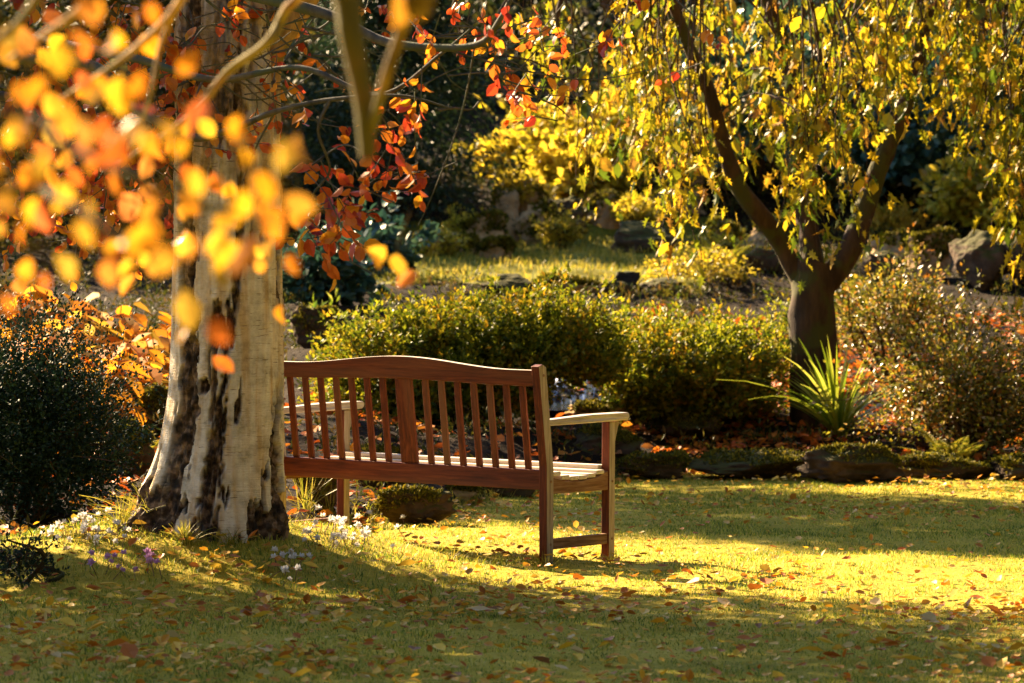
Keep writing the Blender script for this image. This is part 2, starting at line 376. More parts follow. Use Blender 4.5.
def grass(name, X, Y, h, w, mat, lean=.5, z=None):
    n = len(X); z = gz(X, Y) if z is None else z
    base = np.stack([X, Y, z - .004], -1)
    a = rng.uniform(0, 2 * np.pi, n); s = np.stack([np.cos(a), np.sin(a), 0 * a], -1)
    b = rng.uniform(0, 2 * np.pi, n); l = rng.uniform(.1, 1, n) * lean; d = np.stack([np.cos(b) * l, np.sin(b) * l, np.ones(n)], -1)
    h = np.asarray(h)[:, None]; w = np.asarray(w)[:, None]
    mid = base + d * h * .55; tip = mid + (d * np.array((1.9, 1.9, .7))) * h * .45
    V = np.stack([base - s * w, base + s * w, mid + s * w * .7, mid - s * w * .7, tip], 1).reshape(-1, 3)
    o = (np.arange(n) * 5)[:, None]
    me = make_mesh(name, V, [(np.array([[0, 1, 2, 3]]) + o, 0), (np.array([[3, 2, 4]]) + o, 0)], [mat])
    return link(name, me)

X, Y = in_view(300000, 14.3, 27.5)
k = (Y < edge_n(X) + .12); X, Y = X[k], Y[k]
tall = 1 + .55 * vn(X * 2.1, Y * 2.1) + .55 * vn(X * 7, Y * 7, 4.) + 1.1 * np.exp(-((X + 1.4) / 1.1) ** 2 - ((Y - 18.9) / .7) ** 2)
h = rng.uniform(.009, .024, len(X)) * np.clip(tall, .5, 2.8)
tag(grass('lawn_grass', X, Y, h, rng.uniform(.0011, .0022, len(X)), M['grass'], .8), kind='stuff')
X, Y = in_view(26000, 30, 37, .2); k = (Y > 32.7) & (Y < 37) & (X < 1.45) & (X > -1.05); X, Y = X[k], Y[k]
tag(grass('terrace_grass', X, Y, rng.uniform(.03, .09, len(X)), rng.uniform(.003, .006, len(X)), M['long_grass'], .6), kind='stuff')

def scatter_leaves(name, X, Y, size, mat, lift=.012, T=T_CURL, flat=.35):
    n = len(X); pos = np.stack([X, Y, gz(X, Y) + rng.uniform(.2, 1, n) * lift], -1)
    nr = unit(np.stack([rng.normal(0, flat, n), rng.normal(0, flat, n), np.ones(n)], -1)); ax = rdir(n); ax[:, 2] *= .2
    mb = MB(); leaves(mb, pos, ax, nr, size, T); return mb.build(name, mat)

def leaf_density(X, Y):
    return (.35 + .65 * sstep(-.2, .5, vn(X * 1.1, Y * 1.1, 2.2))) * (.22 + .78 * sstep(19.4, 17.6, Y - .15 * X) + .35 * sstep(21.5, 22.5, Y)) + .6 * np.exp(-((X + 1.1) / .5) ** 2 - ((Y - 18.4) / .35) ** 2) + .4 * np.exp(-((X - .2) / .35) ** 2 - ((Y - 19.6) / .3) ** 2)
X, Y = in_view(19000, 14.4, 26.3, .2); k = (rng.random(len(X)) < leaf_density(X, Y)) & (Y < edge_n(X)); X, Y = X[k], Y[k]
tag(scatter_leaves('lawn_leaf_litter', X, Y, rng.uniform(.02, .05, len(X)), M['fallen'], .045), kind='stuff')
X, Y = in_view(34000, 19, 34, .4); d = Y - edge_n(X); k = (d > -.25) & (d < 5.5) & (rng.random(len(X)) < (.25 + .75 * sstep(.2, 1.2, X)) * sstep(-.5, .3, vn(X * 1.3, Y * 1.3, 7.) + .3)); X, Y = X[k], Y[k]
tag(scatter_leaves('bed_leaf_litter', X, Y, rng.uniform(.04, .085, len(X)), M['litter'], .04, flat=.5), kind='stuff')

X, Y = in_view(8200, 19, 39, .6); d = Y - edge_n(X); k = (d > .12) & ((Y < 32.6) | (Y > 37) | (X < -1) | (X > 1.5)) & (rng.random(len(X)) < .30 + .35 * (Y > 29.5) + .9 * vn(X * 1.6, Y * 1.6, 12.)); X, Y = X[k], Y[k]; n = len(X)
ug = MB(); c = np.stack([X, Y, gz(X, Y)], -1); pp = (c[:, None] + rng.normal(0, 1, (n, 16, 3)) * np.array((.06, .06, .035)) + np.array((0, 0, .04))).reshape(-1, 3)
leaves(ug, pp, rdir(len(pp)) + np.array((0, 0, .9)), rdir(len(pp)) + np.array((0, 0, .4)), rng.uniform(.025, .06, len(pp)), T_SLIM)
tag(ug.build('bed_ground_cover', M['cover']), kind='stuff')
# 300 nearest, largest fallen leaves are objects of their own
for kind, cnt, lab in (('fallen_gold', 172, 'curled golden yellow fallen leaf lying on the near lawn'), ('fallen_rust', 72, 'rusty orange fallen leaf lying on the near lawn'),
                       ('fallen_brown', 18, 'dull brown fallen leaf lying on the near lawn'), ('fallen_buff', 35, 'pale buff fallen leaf lying on the near lawn')):
    protos = []
    for q in range(3):
        mb = MB(); T = (T_CURL[0] * np.array((rng.uniform(.7, 1.2), 1, rng.uniform(.5, 1.8))), T_CURL[1])
        leaves(mb, [(0, 0, 0)], [(0, 1, 0)], [(0, 0, 1)], 1.0, T)
        protos.append(make_mesh('leaf', mb.V[0], mb.F, [M[kind]]))
    for q in range(cnt):
        for _ in range(50):
            X, Y = in_view(1, 14.7, 19.0, -.02)
            if rng.random() < leaf_density(X, Y)[0]: break
        o = link('fallen_leaf', protos[q % 3]); s = rng.uniform(.04, .085)
        o.location = (X[0], Y[0], gz(X, Y)[0] + rng.uniform(.018, .042)); o.scale = (s, s, s)
        o.rotation_euler = (rng.normal(0, .2), rng.normal(0, .2), rng.uniform(0, 6.28))
        tag(o, lab, 'leaf', {'fallen_gold': 'golden', 'fallen_rust': 'rusty', 'fallen_brown': 'brown', 'fallen_buff': 'buff'}[kind] + ' leaves fallen on the near lawn')

# ------------------------------------------------------------------ bench
W_X = wood_mat('teak_lengthwise', (.035, .007, .002), (.11, .022, .005), (.20, .05, .011), 'X', (.15, .062, .026))
W_Z = wood_mat('teak_upright', (.035, .007, .002), (.11, .022, .005), (.20, .05, .011), 'Z', (.15, .062, .026))
W_P = wood_mat('pale_teak', (.15, .115, .085), (.29, .24, .19), (.44, .39, .33), 'Z', None, .75)  # paler teak for leg end faces and arm brackets
W_PY = wood_mat('pale_teak_arm', (.24, .205, .175), (.40, .36, .32), (.56, .52, .48), 'Y', None, .75)
W_PX = wood_mat('pale_teak_seat', (.34, .29, .23), (.52, .46, .38), (.66, .60, .52), 'X', None, .6)
W_E = wood_mat('greying_teak', (.07, .03, .015), (.18, .09, .045), (.32, .21, .13), 'Y', None, .7)

def prism(profile, x0, x1, axis='x'):
    """profile in (y,z) extruded along x; counter-clockwise seen from +x"""
    n = len(profile); pr = np.asarray(profile, float)
    A = np.column_stack([np.full(n, x0), pr]); B = np.column_stack([np.full(n, x1), pr])
    V = np.vstack([A, B])
    q = np.array([(i, (i + 1) % n, n + (i + 1) % n, n + i) for i in range(n)])
    return V, q, np.arange(n)[::-1][None], (np.arange(n) + n)[None]

def part(name, V, faces, mats, parent, bevel=.003, fm=None):
    mb = MB()
    for f, m in faces: mb.add(np.zeros((0, 3)), [], 0); mb.F.append((np.asarray(f), m))
    mb.V.append(np.asarray(V, float)); mb.n = len(V)
    o = mb.build(name, mats, parent)
    if bevel:
        b = o.modifiers.new('bevel', 'BEVEL'); b.width = bevel; b.segments = 2; b.limit_method = 'ANGLE'; b.angle_limit = R(30)
        o.data.polygons.foreach_set('use_smooth', [False] * len(o.data.polygons))
    return o

def box(name, x0, x1, y0, y1, z0, z1, mats, parent, bevel=.003, px=0, top=0, shear=0.0):
    """shear: y shift per unit z above .42 (the lean of the back)"""
    def yy(y, z): return y - shear * max(0, z - .42)
    V = [(x, yy(y, z), z) for z in (z0, z1) for y in (y0, y1) for x in (x0, x1)]
    f = lambda a, m: (np.array([a]), m)
    return part(name, V, [f((0, 2, 3, 1), 0), f((4, 5, 7, 6), top), f((0, 1, 5, 4), 0), f((2, 6, 7, 3), 0), f((0, 4, 6, 2), px), f((1, 3, 7, 5), px)], mats, parent, bevel)

B = empty('garden_bench', (0, 0, 0), 'brown slatted wooden garden bench facing away, with pale seat and arms', 'bench')
HL, LEAN = .757, .135
uX = np.array((.8, -.6)); uV = np.array((.6, .8)); rb = np.array((.150, 19.6)); cb = rb - HL * uX
B.location = (cb[0], cb[1], gz(*rb, False) - .005); B.rotation_euler = (0, R(.35), math.atan2(-.6, .8))
for s in (-1, 1):
    x0, x1 = s * HL - .022, s * HL + .022
    prof = [(-.025, -.03), (.022, -.03), (.022, .42), (.022 - LEAN * .455 + .003, .872), (.0 - LEAN * .455, .884), (-.030 - LEAN * .455, .875), (-.030, .44)]
    V, q, a, b = prism(prof, x0, x1)
    part('leg', V, [(q, 0), (a, 1), (b, 1)], [W_Z, W_P], B, .004)
    box('leg', x0, x1, .438, .482, -.03, .614, [W_Z, W_P], B, .004, px=1)
    ay0 = -.035
    arm = [(ay0, .614), (.30, .616), (.56, .618), (.575, .628), (.575, .645), (.565, .652), (.3, .652), (ay0, .640)]
    V, q, a, b = prism(arm, s * HL - .034, s * HL + .034)
    Y_ = V[:, 1]; w = .62 + .38 * sstep(0, .3, Y_); V[:, 0] = s * HL + (V[:, 0] - s * HL) * w
    part('armrest', V, [(q, 0), (a, 0), (b, 0)], [W_PY], B, .005)
    br = [(.483, .612), (.483, .52), (.490, .52), (.505, .56), (.522, .612)]
    V, q, a, b = prism(br[::-1], s * HL - .014, s * HL + .014)
    part('arm_bracket', V, [(q[:, ::-1] * 0 + q, 0), (a, 0), (b, 0)], [W_P], B, .002)
    rail = [(.023, .315), (.437, .312), (.437, .398), (.36, .374), (.24, .362), (.12, .366), (.023, .388)]
    V, q, a, b = prism(rail, s * HL - .016, s * HL + .016)
    part('side_rail', V, [(q, 0), (a, 0), (b, 0)], [W_E], B)
    box('stretcher', s * HL - .014, s * HL + .014, .0225, .4375, .072, .118, [W_E], B, px=0)
    for (py_, pz_) in ((.0, .37), (.46, .35), (-.058, .835), (.46, .095), (.0, .095)):
        mb = MB(); tube(mb, [(x1 - .001, py_, pz_), (x1 + .0022, py_, pz_)], .006, .006, 10); c_ = len(mb.V[0]); mb.add([(x1 + .0022, py_ + .006 * math.cos(q_ * .6283), pz_ + .006 * math.sin(q_ * .6283)) for q_ in range(10)], [np.arange(10)[None]])
        mb.build('screw_plug', W_E, B)
# rails, top rail with a low camel hump
box('back_rail', -HL + .0225, HL - .0225, -.017, .017, .333, .42, [W_X], B)
box('front_rail', -HL + .0225, HL - .0225, .444, .474, .325, .385, [W_X], B)
nx = 40; X = np.linspace(-HL + .0225, HL - .0225, nx); hump = .5 + .5 * np.cos(np.clip(np.abs(X) / .62, 0, 1) * np.pi)
z0 = .787 + .012 * hump; z1 = .858 + .042 * hump
V = []; 
for x, a, b in zip(X, z0, z1):
    for (y, z) in ((-.019, a), (.017, a), (.017, b), (-.019, b)): V.append((x, y - LEAN * (z - .42), z))
V = np.array(V); q = []
for i in range(nx - 1):
    for j in range(4): q.append((4 * i + j, 4 * i + (j + 1) % 4, 4 * i + 4 + (j + 1) % 4, 4 * i + 4 + j))
q = np.array(q)
top_q = q[2::4]; oth = np.concatenate([q[0::4], q[1::4], q[3::4]])
part('top_rail', V, [(oth[:, ::-1], 0), (top_q[:, ::-1], 1), (np.array([[0, 1, 2, 3]])[:, ::-1] * 1, 0), (np.array([[4 * nx - 4, 4 * nx - 3, 4 * nx - 2, 4 * nx - 1]]), 0)], [W_X, W_PX], B, .004)  # top face takes the paler seat teak
for s in (-1, 1):
    for k in range(7):
        x = s * (.121 + .0895 * k)
        hz = .787 + .012 * (.5 + .5 * math.cos(min(1, abs(x) / .62) * math.pi))
        box('back_slat', x - .0155, x + .0155, -.007, .007, .4205, hz - .0005, [W_Z, W_Z], B, .002, px=1, shear=LEAN)
box('centre_panel', -.045, .045, -.009, .009, .4205, .7985, [W_Z], B, .002, shear=LEAN)
seat_y = [(.024, .083, .392), (.089, .148, .374), (.154, .213, .367), (.219, .278, .367), (.284, .343, .372), (.349, .408, .384), (.414, .470, .403)]
for y0, y1, z in seat_y:
    f = (-1 if y0 < .4 else -1)
    e = HL + (.016 if y1 < .43 else -.024)
    box('seat_slat', -e, e, y0, y1, z + .001, z + .019, [W_PX], B, .003)

# ------------------------------------------------------------------ old birch trunk
def birch_material():
    m, t, N, L = new_mat('birch_bark')
    out = N("OutputMaterial"); pb = N("BsdfPrincipled"); tc = N("TexCoord"); at = N("Attribute"); at.attribute_name = 'fissure_shade'
    mp = N("Mapping"); mp.inputs['Scale'].default_value = (7, 7, 70); L(tc.outputs['Object'], mp.inputs[0])
    a = N("TexNoise"); a.inputs['Scale'].default_value = 2.2; a.inputs['Detail'].default_value = 4; a.inputs['Roughness'].default_value = .6; L(mp.outputs[0], a.inputs['Vector'])
    e = N("TexNoise"); e.inputs['Scale'].default_value = 11; e.inputs['Detail'].default_value = 8; e.inputs['Roughness'].default_value = .7; L(tc.outputs['Object'], e.inputs['Vector'])
    r0 = N("ValToRGB"); ramp_set(r0, [(.30, (.30, .28, .22)), (.43, (.56, .52, .43)), (.56, (.74, .70, .61)), (.72, (.84, .82, .76))]); L(e.outputs[0], r0.inputs[0])
    rl = N("ValToRGB"); ramp_set(rl, [(.30, (.20, .14, .09)), (.38, (.9, .88, .84)), (1, (1, 1, 1))]); L(a.outputs[0], rl.inputs[0])
    r = N("MixRGB", blend_type='MULTIPLY'); r.inputs[0].default_value = 1; L(r0.outputs[0], r.inputs[1]); L(rl.outputs[0], r.inputs[2])
    # long vertical stains, ochre and pinkish
    mp2 = N("Mapping"); mp2.inputs['Scale'].default_value = (9, 9, .9); L(tc.outputs['Object'], mp2.inputs[0])
    b = N("TexNoise"); b.inputs['Scale'].default_value = 2.2; b.inputs['Detail'].default_value = 5; L(mp2.outputs[0], b.inputs['Vector'])
    r2 = N("ValToRGB"); ramp_set(r2, [(.45, (0, 0, 0)), (.62, (1, 1, 1))]); L(b.outputs[0], r2.inputs[0])
    mx = N("MixRGB", blend_type='MULTIPLY'); L(r2.outputs[0], mx.inputs[0]); L(r.outputs[0], mx.inputs[1]); mx.inputs[2].default_value = (.84, .66, .44, 1)
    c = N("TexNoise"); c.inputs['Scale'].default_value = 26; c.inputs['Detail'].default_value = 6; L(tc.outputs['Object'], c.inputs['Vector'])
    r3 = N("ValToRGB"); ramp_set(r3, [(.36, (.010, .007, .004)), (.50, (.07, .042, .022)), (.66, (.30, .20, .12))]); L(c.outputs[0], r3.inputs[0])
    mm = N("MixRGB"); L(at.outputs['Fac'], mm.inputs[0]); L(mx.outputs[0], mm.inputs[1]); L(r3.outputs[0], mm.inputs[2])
    L(mm.outputs[0], pb.inputs['Base Color']); pb.inputs['Roughness'].default_value = .75; pb.inputs['Specular IOR Level'].default_value = .25
    ad = N("Math", operation='ADD'); L(a.outputs[0], ad.inputs[0]); L(c.outputs[0], ad.inputs[1])
    bu = N("Bump"); bu.inputs['Strength'].default_value = .55; bu.inputs['Distance'].default_value = .012; L(ad.outputs[0], bu.inputs['Height']); L(bu.outputs[0], pb.inputs['Normal'])
    L(pb.outputs[0], out.inputs[0]); return m
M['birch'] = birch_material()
BX, BY = -1.20, 18.92
bz0 = float(gz(BX, BY, False))
birch = empty('birch_tree', (BX, BY, bz0), 'old birch with thick white fissured trunk standing at the end of the bench', 'tree')
nz, nth = 420, 300
z = np.concatenate([np.linspace(-.12, 2.5, 360), np.linspace(2.52, 7, 60)]); th = np.arange(nth) / nth * 2 * np.pi
Zg, Tg = np.meshgrid(z, th, indexing='ij')
ang = (Tg + np.pi) % (2 * np.pi) - np.pi          # 0 faces the camera (-Y), + to the right
ctr = np.interp(z, [-.12, .15, .35, .6, 1.2, 2.5, 7], [-.04, -.03, -.015, .0, .004, .004, .1])
Rb = np.interp(Zg, [-.12, 0, .12, .3, .55, .9, 1.4, 2.5, 7], [.285, .272, .258, .245, .234, .228, .222, .215, .12])
toe = np.exp(-((ang + 1.3) / .5) ** 2) * .19 * np.exp(-(np.clip(Zg, -.05, 9) / .24)) + np.exp(-((ang - 1.5) / .4) ** 2) * .03 * np.exp(-np.clip(Zg, 0, 9) / .15)
toe += np.exp(-((ang + .2) / .35) ** 2) * .05 * np.exp(-np.clip(Zg, 0, 9) / .13) + np.exp(-((np.abs(ang) - 2.5) / .4) ** 2) * .1 * np.exp(-np.clip(Zg, 0, 9) / .2)
cx, sx_ = np.cos(Tg), np.sin(Tg)
wn = .10 * fbm(cx * 2 + 4, sx_ * 2, Zg * 2.6, 4) * 2 + .07 * vn(cx * 14, sx_ * 14, Zg * 16) + .04 * vn(cx * 30, sx_ * 30, Zg * 40)
aw = ang + wn
def band(c, w, soft=.035): return 1 - sstep(w - soft, w + soft, np.abs(aw - c))
c2 = np.interp(Zg, [-.1, .1, .55, .9, 1.4, 2.5], [-.15, -.1, -.05, .13, .30, .36])
Fz = band(-.78 + .08 * np.sin(Zg * 3), .22 + .07 * vn(Zg * 3, 1.)) * .97
Fz = np.maximum(Fz, band(c2, np.maximum(.06, .085 + .05 * vn(Zg * 4, 5.) + .05 * sstep(.75, .3, Zg))))
Fz = np.maximum(Fz, band(1.32, .14 + .06 * vn(Zg * 4, 2.)) * sstep(.75, .4, Zg))
for cc in (2.1, 2.75, -1.9, -2.6): Fz = np.maximum(Fz, band(cc + .1 * np.sin(Zg * 2 + cc), .13))
base_n = fbm(cx * 3.2, sx_ * 3.2, Zg * 3.5 + 9, 4)
base_n = base_n + .22 * vn(cx * 11, sx_ * 11, Zg * 8) + .12 * vn(cx * 26, sx_ * 26, Zg * 22)
Fz = np.maximum(Fz, sstep(.16, .22, base_n + .58 * sstep(.30, -.02, Zg) - .12 + .16 * sstep(.2, -.6, ang) * sstep(.8, .3, Zg) - .22 * sstep(.15, .35, ang) * sstep(1.25, 1.0, ang)))   # dark broken plates low down
Fz = np.maximum(Fz, sstep(.42, .50, fbm(cx * 6 + 7, sx_ * 6, Zg * 1.3, 3) + .16 * vn(cx * 24, sx_ * 24, Zg * 18)) * .9)
Fz = np.maximum(Fz, band(.78 + .12 * np.sin(Zg * 5 + 1), .018, .02) * sstep(.0, .25, vn(Zg * 5, 9.)) * .9)      # thin crack in the right plate
Fz = np.maximum(Fz, sstep(1.2, 1.8, Zg) * (.40 + .45 * sstep(-.1, .3, fbm(cx * 4, sx_ * 4, Zg * 4, 4))))           # upper bark greyer and rougher, with the trunk's shade put into its colour
for (ka, kz) in ((-.34, .60),):
    dk = np.sqrt(((ang - ka) / .11) ** 2 + ((Zg - kz) / .035) ** 2) + .25 * vn(cx * 20, sx_ * 20, Zg * 30)
    Fz = np.maximum(Fz, 1 - sstep(.8, 1.15, dk))
Fz = np.clip(Fz, 0, 1)
rough = .022 * fbm(cx * 7, sx_ * 7, Zg * 5, 4) + .03 * fbm(cx * 24, sx_ * 24, Zg * 13, 3)
lipr = .010 * np.exp(-((Fz - .25) / .18) ** 2) + .004 * (1 - Fz) * fbm(cx * 9, sx_ * 9, Zg * 7 + 3, 3)
flute = .012 * np.cos(ang * 3 + .6) * sstep(1.5, .2, Zg)
rad = Rb + toe + flute + .004 * vn(cx * 4, sx_ * 4, Zg * 3) - .024 * Fz + Fz * rough * 1.5 + lipr
Vb = np.stack([ctr[:, None] + rad * np.sin(Tg), -rad * np.cos(Tg) * .95, Zg], -1).reshape(-1, 3)
iv = np.arange(nz * nth).reshape(nz, nth)
q = np.stack([iv[:-1], np.roll(iv, -1, 1)[:-1], np.roll(iv, -1, 1)[1:], iv[1:]], -1).reshape(-1, 4)
trunk = link('trunk', make_mesh('trunk', Vb, [(q, 0)], [M['birch']], True, {'fissure_shade': Fz.ravel()}), birch)
mb = MB()
tube(mb, smooth_path([(.13, 0, 1.78), (.19, -.02, 2.03), (.36, -.05, 2.28), (.55, -.1, 2.7), (.9, -.2, 3.6), (1.3, -.2, 5)], 8), .085, .03, 14, .06)
o = mb.build('limb', M['tanbark'], birch, True)
mb = MB()
n = 9000
p = unit(rng.normal(size=(n, 3))) * (rng.random((n, 1)) ** .4) * np.array((3.2, 3.0, 1.9)) + np.array((.1, .2, 6.9))  # unseen birch crown, made big and dense to block overhead sky
leaves(mb, p, rdir(n) + np.array((0, 0, -.8)), rdir(n), rng.uniform(.12, .2, n), T_DIAMOND)
for i in range(16):
    a = i * 2.4; tube(mb, smooth_path([(.05, 0, 4.2 + i * .15), (.6 * math.cos(a), .6 * math.sin(a), 5.2 + i * .1), (1.5 * math.cos(a), 1.5 * math.sin(a), 5.9 + i * .06)], 3), .025, .004, 5, m=1)
mb.build('crown', [M['birchleaf'], M['twig']], birch)

# ------------------------------------------------------------------ rocks
def rock(name, loc, size, label, mat, seed, cat='rock', group=None, rz=0, sub=5, blocky=.5, moss=False):
    import bmesh
    bm = bmesh.new(); bmesh.ops.create_icosphere(bm, subdivisions=sub, radius=1)
    V = np.array([v.co[:] for v in bm.verts]); Fc = np.array([[v.index for v in f.verts] for f in bm.faces]); bm.free()
    V = np.sign(V) * np.abs(V) ** (1 - .45 * blocky); V /= np.abs(V).max()
    s = seed * 7.13
    g = np.random.default_rng(int(seed) + 900)
    for _ in range(16):
        nn = g.normal(size=3) * np.array((1, 1, .8)); nn /= np.linalg.norm(nn); lim = g.uniform(.55, .95); dd = V @ nn
        V = V - nn * np.clip(dd - lim, 0, None)[:, None] * .94
    d = 1 + .26 * fbm(V[:, 0] * 1.1 + s, V[:, 1] * 1.1, V[:, 2] * 1.1, 3) + .26 * fbm(V[:, 0] * 3 + s, V[:, 1] * 3, V[:, 2] * 5, 5)
    V = V * d[:, None] * np.asarray(size) * .5
    o = link(name, make_mesh(name, V, [(Fc, 0)], [mat], True)); o.location = tuple(loc); o.rotation_euler = (0, 0, rz)
    if moss:
        rr = np.random.default_rng(int(seed) + 5); k = rr.integers(0, len(V), 5200); p = V[k]; nz_ = unit(p / (np.asarray(size) ** 2))[:, 2]
        ok = (nz_ > -.2) & (vn(p[:, 0] * 6 + s, p[:, 1] * 6, p[:, 2] * 6) + .8 * nz_ > .22); p = p[ok]; n = len(p)
        if n > 400:
            mb = MB(); leaves(mb, p + rdir(n) * .006, rdir(n) + np.array((0, 0, .7)), rdir(n) + np.array((0, 0, .6)), rr.uniform(.012, .03, n) * (1 if seed < 45 else 1.6), T_DIAMOND); mb.build('moss', M['moss'], o)
    return tag(o, label, cat, group)

def rock_px(x0, x1, yt, yb, Y, label, mat='rock', seed=1, blocky=.5, depth=None, sub=5):
    Y = (hit((x0 + x1) / 2, yb) or Y)
    w = (x1 - x0) / F * Y; h = (yb - yt) / F * Y
    c = P((x0 + x1) / 2, (yt + yb) / 2, Y); c[1] += w * .3
    if Y > 34: h *= 1.25; c[2] -= h * .12
    return rock('rock', c, (w * 1.08, depth or w * .8, h * 1.25), label, M[mat], seed, blocky=blocky, rz=0, sub=sub, moss=(mat == 'rock' and seed < 45) or mat == 'pale_rock')

rock_px(806, 916, 446, 484, 26.9, 'rounded mossy boulder at the lawn edge beside the spiky plant', seed=3)
rock_px(690, 812, 455, 481, 27.0, 'long low mossy edging stone left of the rounded boulder', seed=5)
rock_px(612, 700, 457, 482, 27.1, 'dark edging stone just right of the front bench leg', seed=8)
rock_px(905, 1000, 460, 481, 27.1, 'low stone at the lawn edge behind the small fern', seed=12)
rock_px(985, 1075, 458, 481, 27.0, 'edging stone at the right end of the lawn border', seed=14)
rock_px(378, 452, 491, 528, 23.4, 'flat mossy stone seen under the middle of the bench', seed=21)
rock_px(438, 482, 486, 502, 24.6, 'small pale stone under the bench beside the flat mossy one', 'pale_rock', 23)
rock_px(478, 530, 477, 500, 25.3, 'small dark stone under the bench near its right leg', seed=24)
rock_px(290, 345, 468, 512, 22.9, 'dark mossy stone behind the left bench leg', seed=26)
rock_px(350, 420, 455, 496, 24.6, 'shadowed stone behind the bench seat', seed=27)
rock_px(562, 632, 404, 424, 28.4, 'pale brown slab in front of the little waterfall', 'pale_rock', 31, .2)
rock_px(570, 640, 430, 462, 27.7, 'mossy flat stone seen between bench seat and arm', seed=33)
rock_px(655, 722, 414, 442, 28.6, 'dark stone in leaf litter under the clipped bush', seed=35)
rock_px(505, 556, 378, 418, 29.1, 'damp dark rock on the left of the waterfall pool', 'dark_rock', 37)
rock_px(606, 665, 366, 408, 29.6, 'damp dark rock on the right of the waterfall pool', 'dark_rock', 38)
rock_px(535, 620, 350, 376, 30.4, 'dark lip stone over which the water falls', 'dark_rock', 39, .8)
rock_px(285, 345, 310, 352, 27.5, 'brown stone beside the path right of the birch trunk', 'rock', 41)
rock_px(130, 185, 395, 440, 22.5, 'yellow mossy stone below the orange leafed plants', 'rock', 43)
rock_px(92, 150, 428, 480, 21.6, 'mossy stone between the dark bush and the birch roots', 'rock', 44)
# upper terrace wall and outcrop
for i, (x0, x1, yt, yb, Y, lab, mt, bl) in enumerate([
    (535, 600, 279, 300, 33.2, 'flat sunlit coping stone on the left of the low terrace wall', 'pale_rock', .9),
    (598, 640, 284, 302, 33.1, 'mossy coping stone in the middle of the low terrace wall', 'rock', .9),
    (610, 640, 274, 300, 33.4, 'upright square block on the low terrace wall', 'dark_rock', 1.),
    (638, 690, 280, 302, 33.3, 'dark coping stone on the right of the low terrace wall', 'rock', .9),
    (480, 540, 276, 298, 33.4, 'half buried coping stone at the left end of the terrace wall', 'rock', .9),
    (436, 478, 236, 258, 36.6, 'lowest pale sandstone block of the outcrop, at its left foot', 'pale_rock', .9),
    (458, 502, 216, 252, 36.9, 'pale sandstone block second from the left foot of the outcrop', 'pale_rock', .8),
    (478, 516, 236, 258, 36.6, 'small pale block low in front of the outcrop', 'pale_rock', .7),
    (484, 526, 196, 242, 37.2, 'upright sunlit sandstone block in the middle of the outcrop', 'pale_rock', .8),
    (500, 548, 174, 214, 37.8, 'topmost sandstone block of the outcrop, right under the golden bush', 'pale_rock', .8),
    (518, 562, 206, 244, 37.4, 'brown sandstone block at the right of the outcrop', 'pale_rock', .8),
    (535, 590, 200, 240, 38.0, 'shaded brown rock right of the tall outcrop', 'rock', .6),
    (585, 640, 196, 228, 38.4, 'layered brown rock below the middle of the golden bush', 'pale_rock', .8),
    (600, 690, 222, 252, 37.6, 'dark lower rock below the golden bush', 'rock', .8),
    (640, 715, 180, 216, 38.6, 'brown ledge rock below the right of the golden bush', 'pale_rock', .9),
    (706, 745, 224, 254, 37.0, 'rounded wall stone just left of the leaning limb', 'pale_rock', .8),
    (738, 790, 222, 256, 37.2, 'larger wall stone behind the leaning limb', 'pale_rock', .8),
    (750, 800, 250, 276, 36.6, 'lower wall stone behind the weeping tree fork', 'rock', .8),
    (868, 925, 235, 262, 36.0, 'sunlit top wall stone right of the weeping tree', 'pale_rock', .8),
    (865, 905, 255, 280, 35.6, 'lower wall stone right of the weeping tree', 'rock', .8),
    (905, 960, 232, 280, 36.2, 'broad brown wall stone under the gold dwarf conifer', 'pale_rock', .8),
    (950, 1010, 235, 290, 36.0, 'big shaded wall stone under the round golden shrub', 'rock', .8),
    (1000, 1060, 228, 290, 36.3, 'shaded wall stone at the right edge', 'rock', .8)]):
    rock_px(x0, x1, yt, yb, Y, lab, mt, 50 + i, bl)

# ------------------------------------------------------------------ water
def water_mat():
    m, t, N, L = new_mat('pool_water')
    out = N("OutputMaterial"); pb = N("BsdfPrincipled"); tc = N("TexCoord"); a = N("TexNoise"); bu = N("Bump")
    pb.inputs['Base Color'].default_value = (.02, .03, .035, 1); pb.inputs['Roughness'].default_value = .08; pb.inputs['Specular IOR Level'].default_value = .8
    a.inputs['Scale'].default_value = 14; L(tc.outputs['Object'], a.inputs['Vector']); bu.inputs['Strength'].default_value = .3; bu.inputs['Distance'].default_value = .02
    L(a.outputs[0], bu.inputs['Height']); L(bu.outputs[0], pb.inputs['Normal']); L(pb.outputs[0], out.inputs[0]); return m
def fall_mat():
    m, t, N, L = new_mat('falling_water')
    out = N("OutputMaterial"); pb = N("BsdfPrincipled"); tc = N("TexCoord"); mp = N("Mapping"); a = N("TexNoise"); r = N("ValToRGB"); tr = N("BsdfTransparent"); mx = N("MixShader")
    mp.inputs['Scale'].default_value = (30, 30, 3); a.inputs['Scale'].default_value = 1.3; a.inputs['Detail'].default_value = 4
    L(tc.outputs['Object'], mp.inputs[0]); L(mp.outputs[0], a.inputs['Vector']); L(a.outputs[0], r.inputs[0]); ramp_set(r, [(.47, (.03, .03, .03)), (.66, (1, 1, 1))])
    pb.inputs['Base Color'].default_value = (.42, .56, .85, 1); pb.inputs['Roughness'].default_value = .25
    L(r.outputs[0], mx.inputs[0]); L(tr.outputs[0], mx.inputs[1]); L(pb.outputs[0], mx.inputs[2]); L(mx.outputs[0], out.inputs[0]); return m
wz = float(P(565, 408, 27.9)[2])
mb = MB(); a = np.linspace(0, 2 * np.pi, 40, endpoint=False); rr = 1 + .15 * np.sin(3 * a + 1)
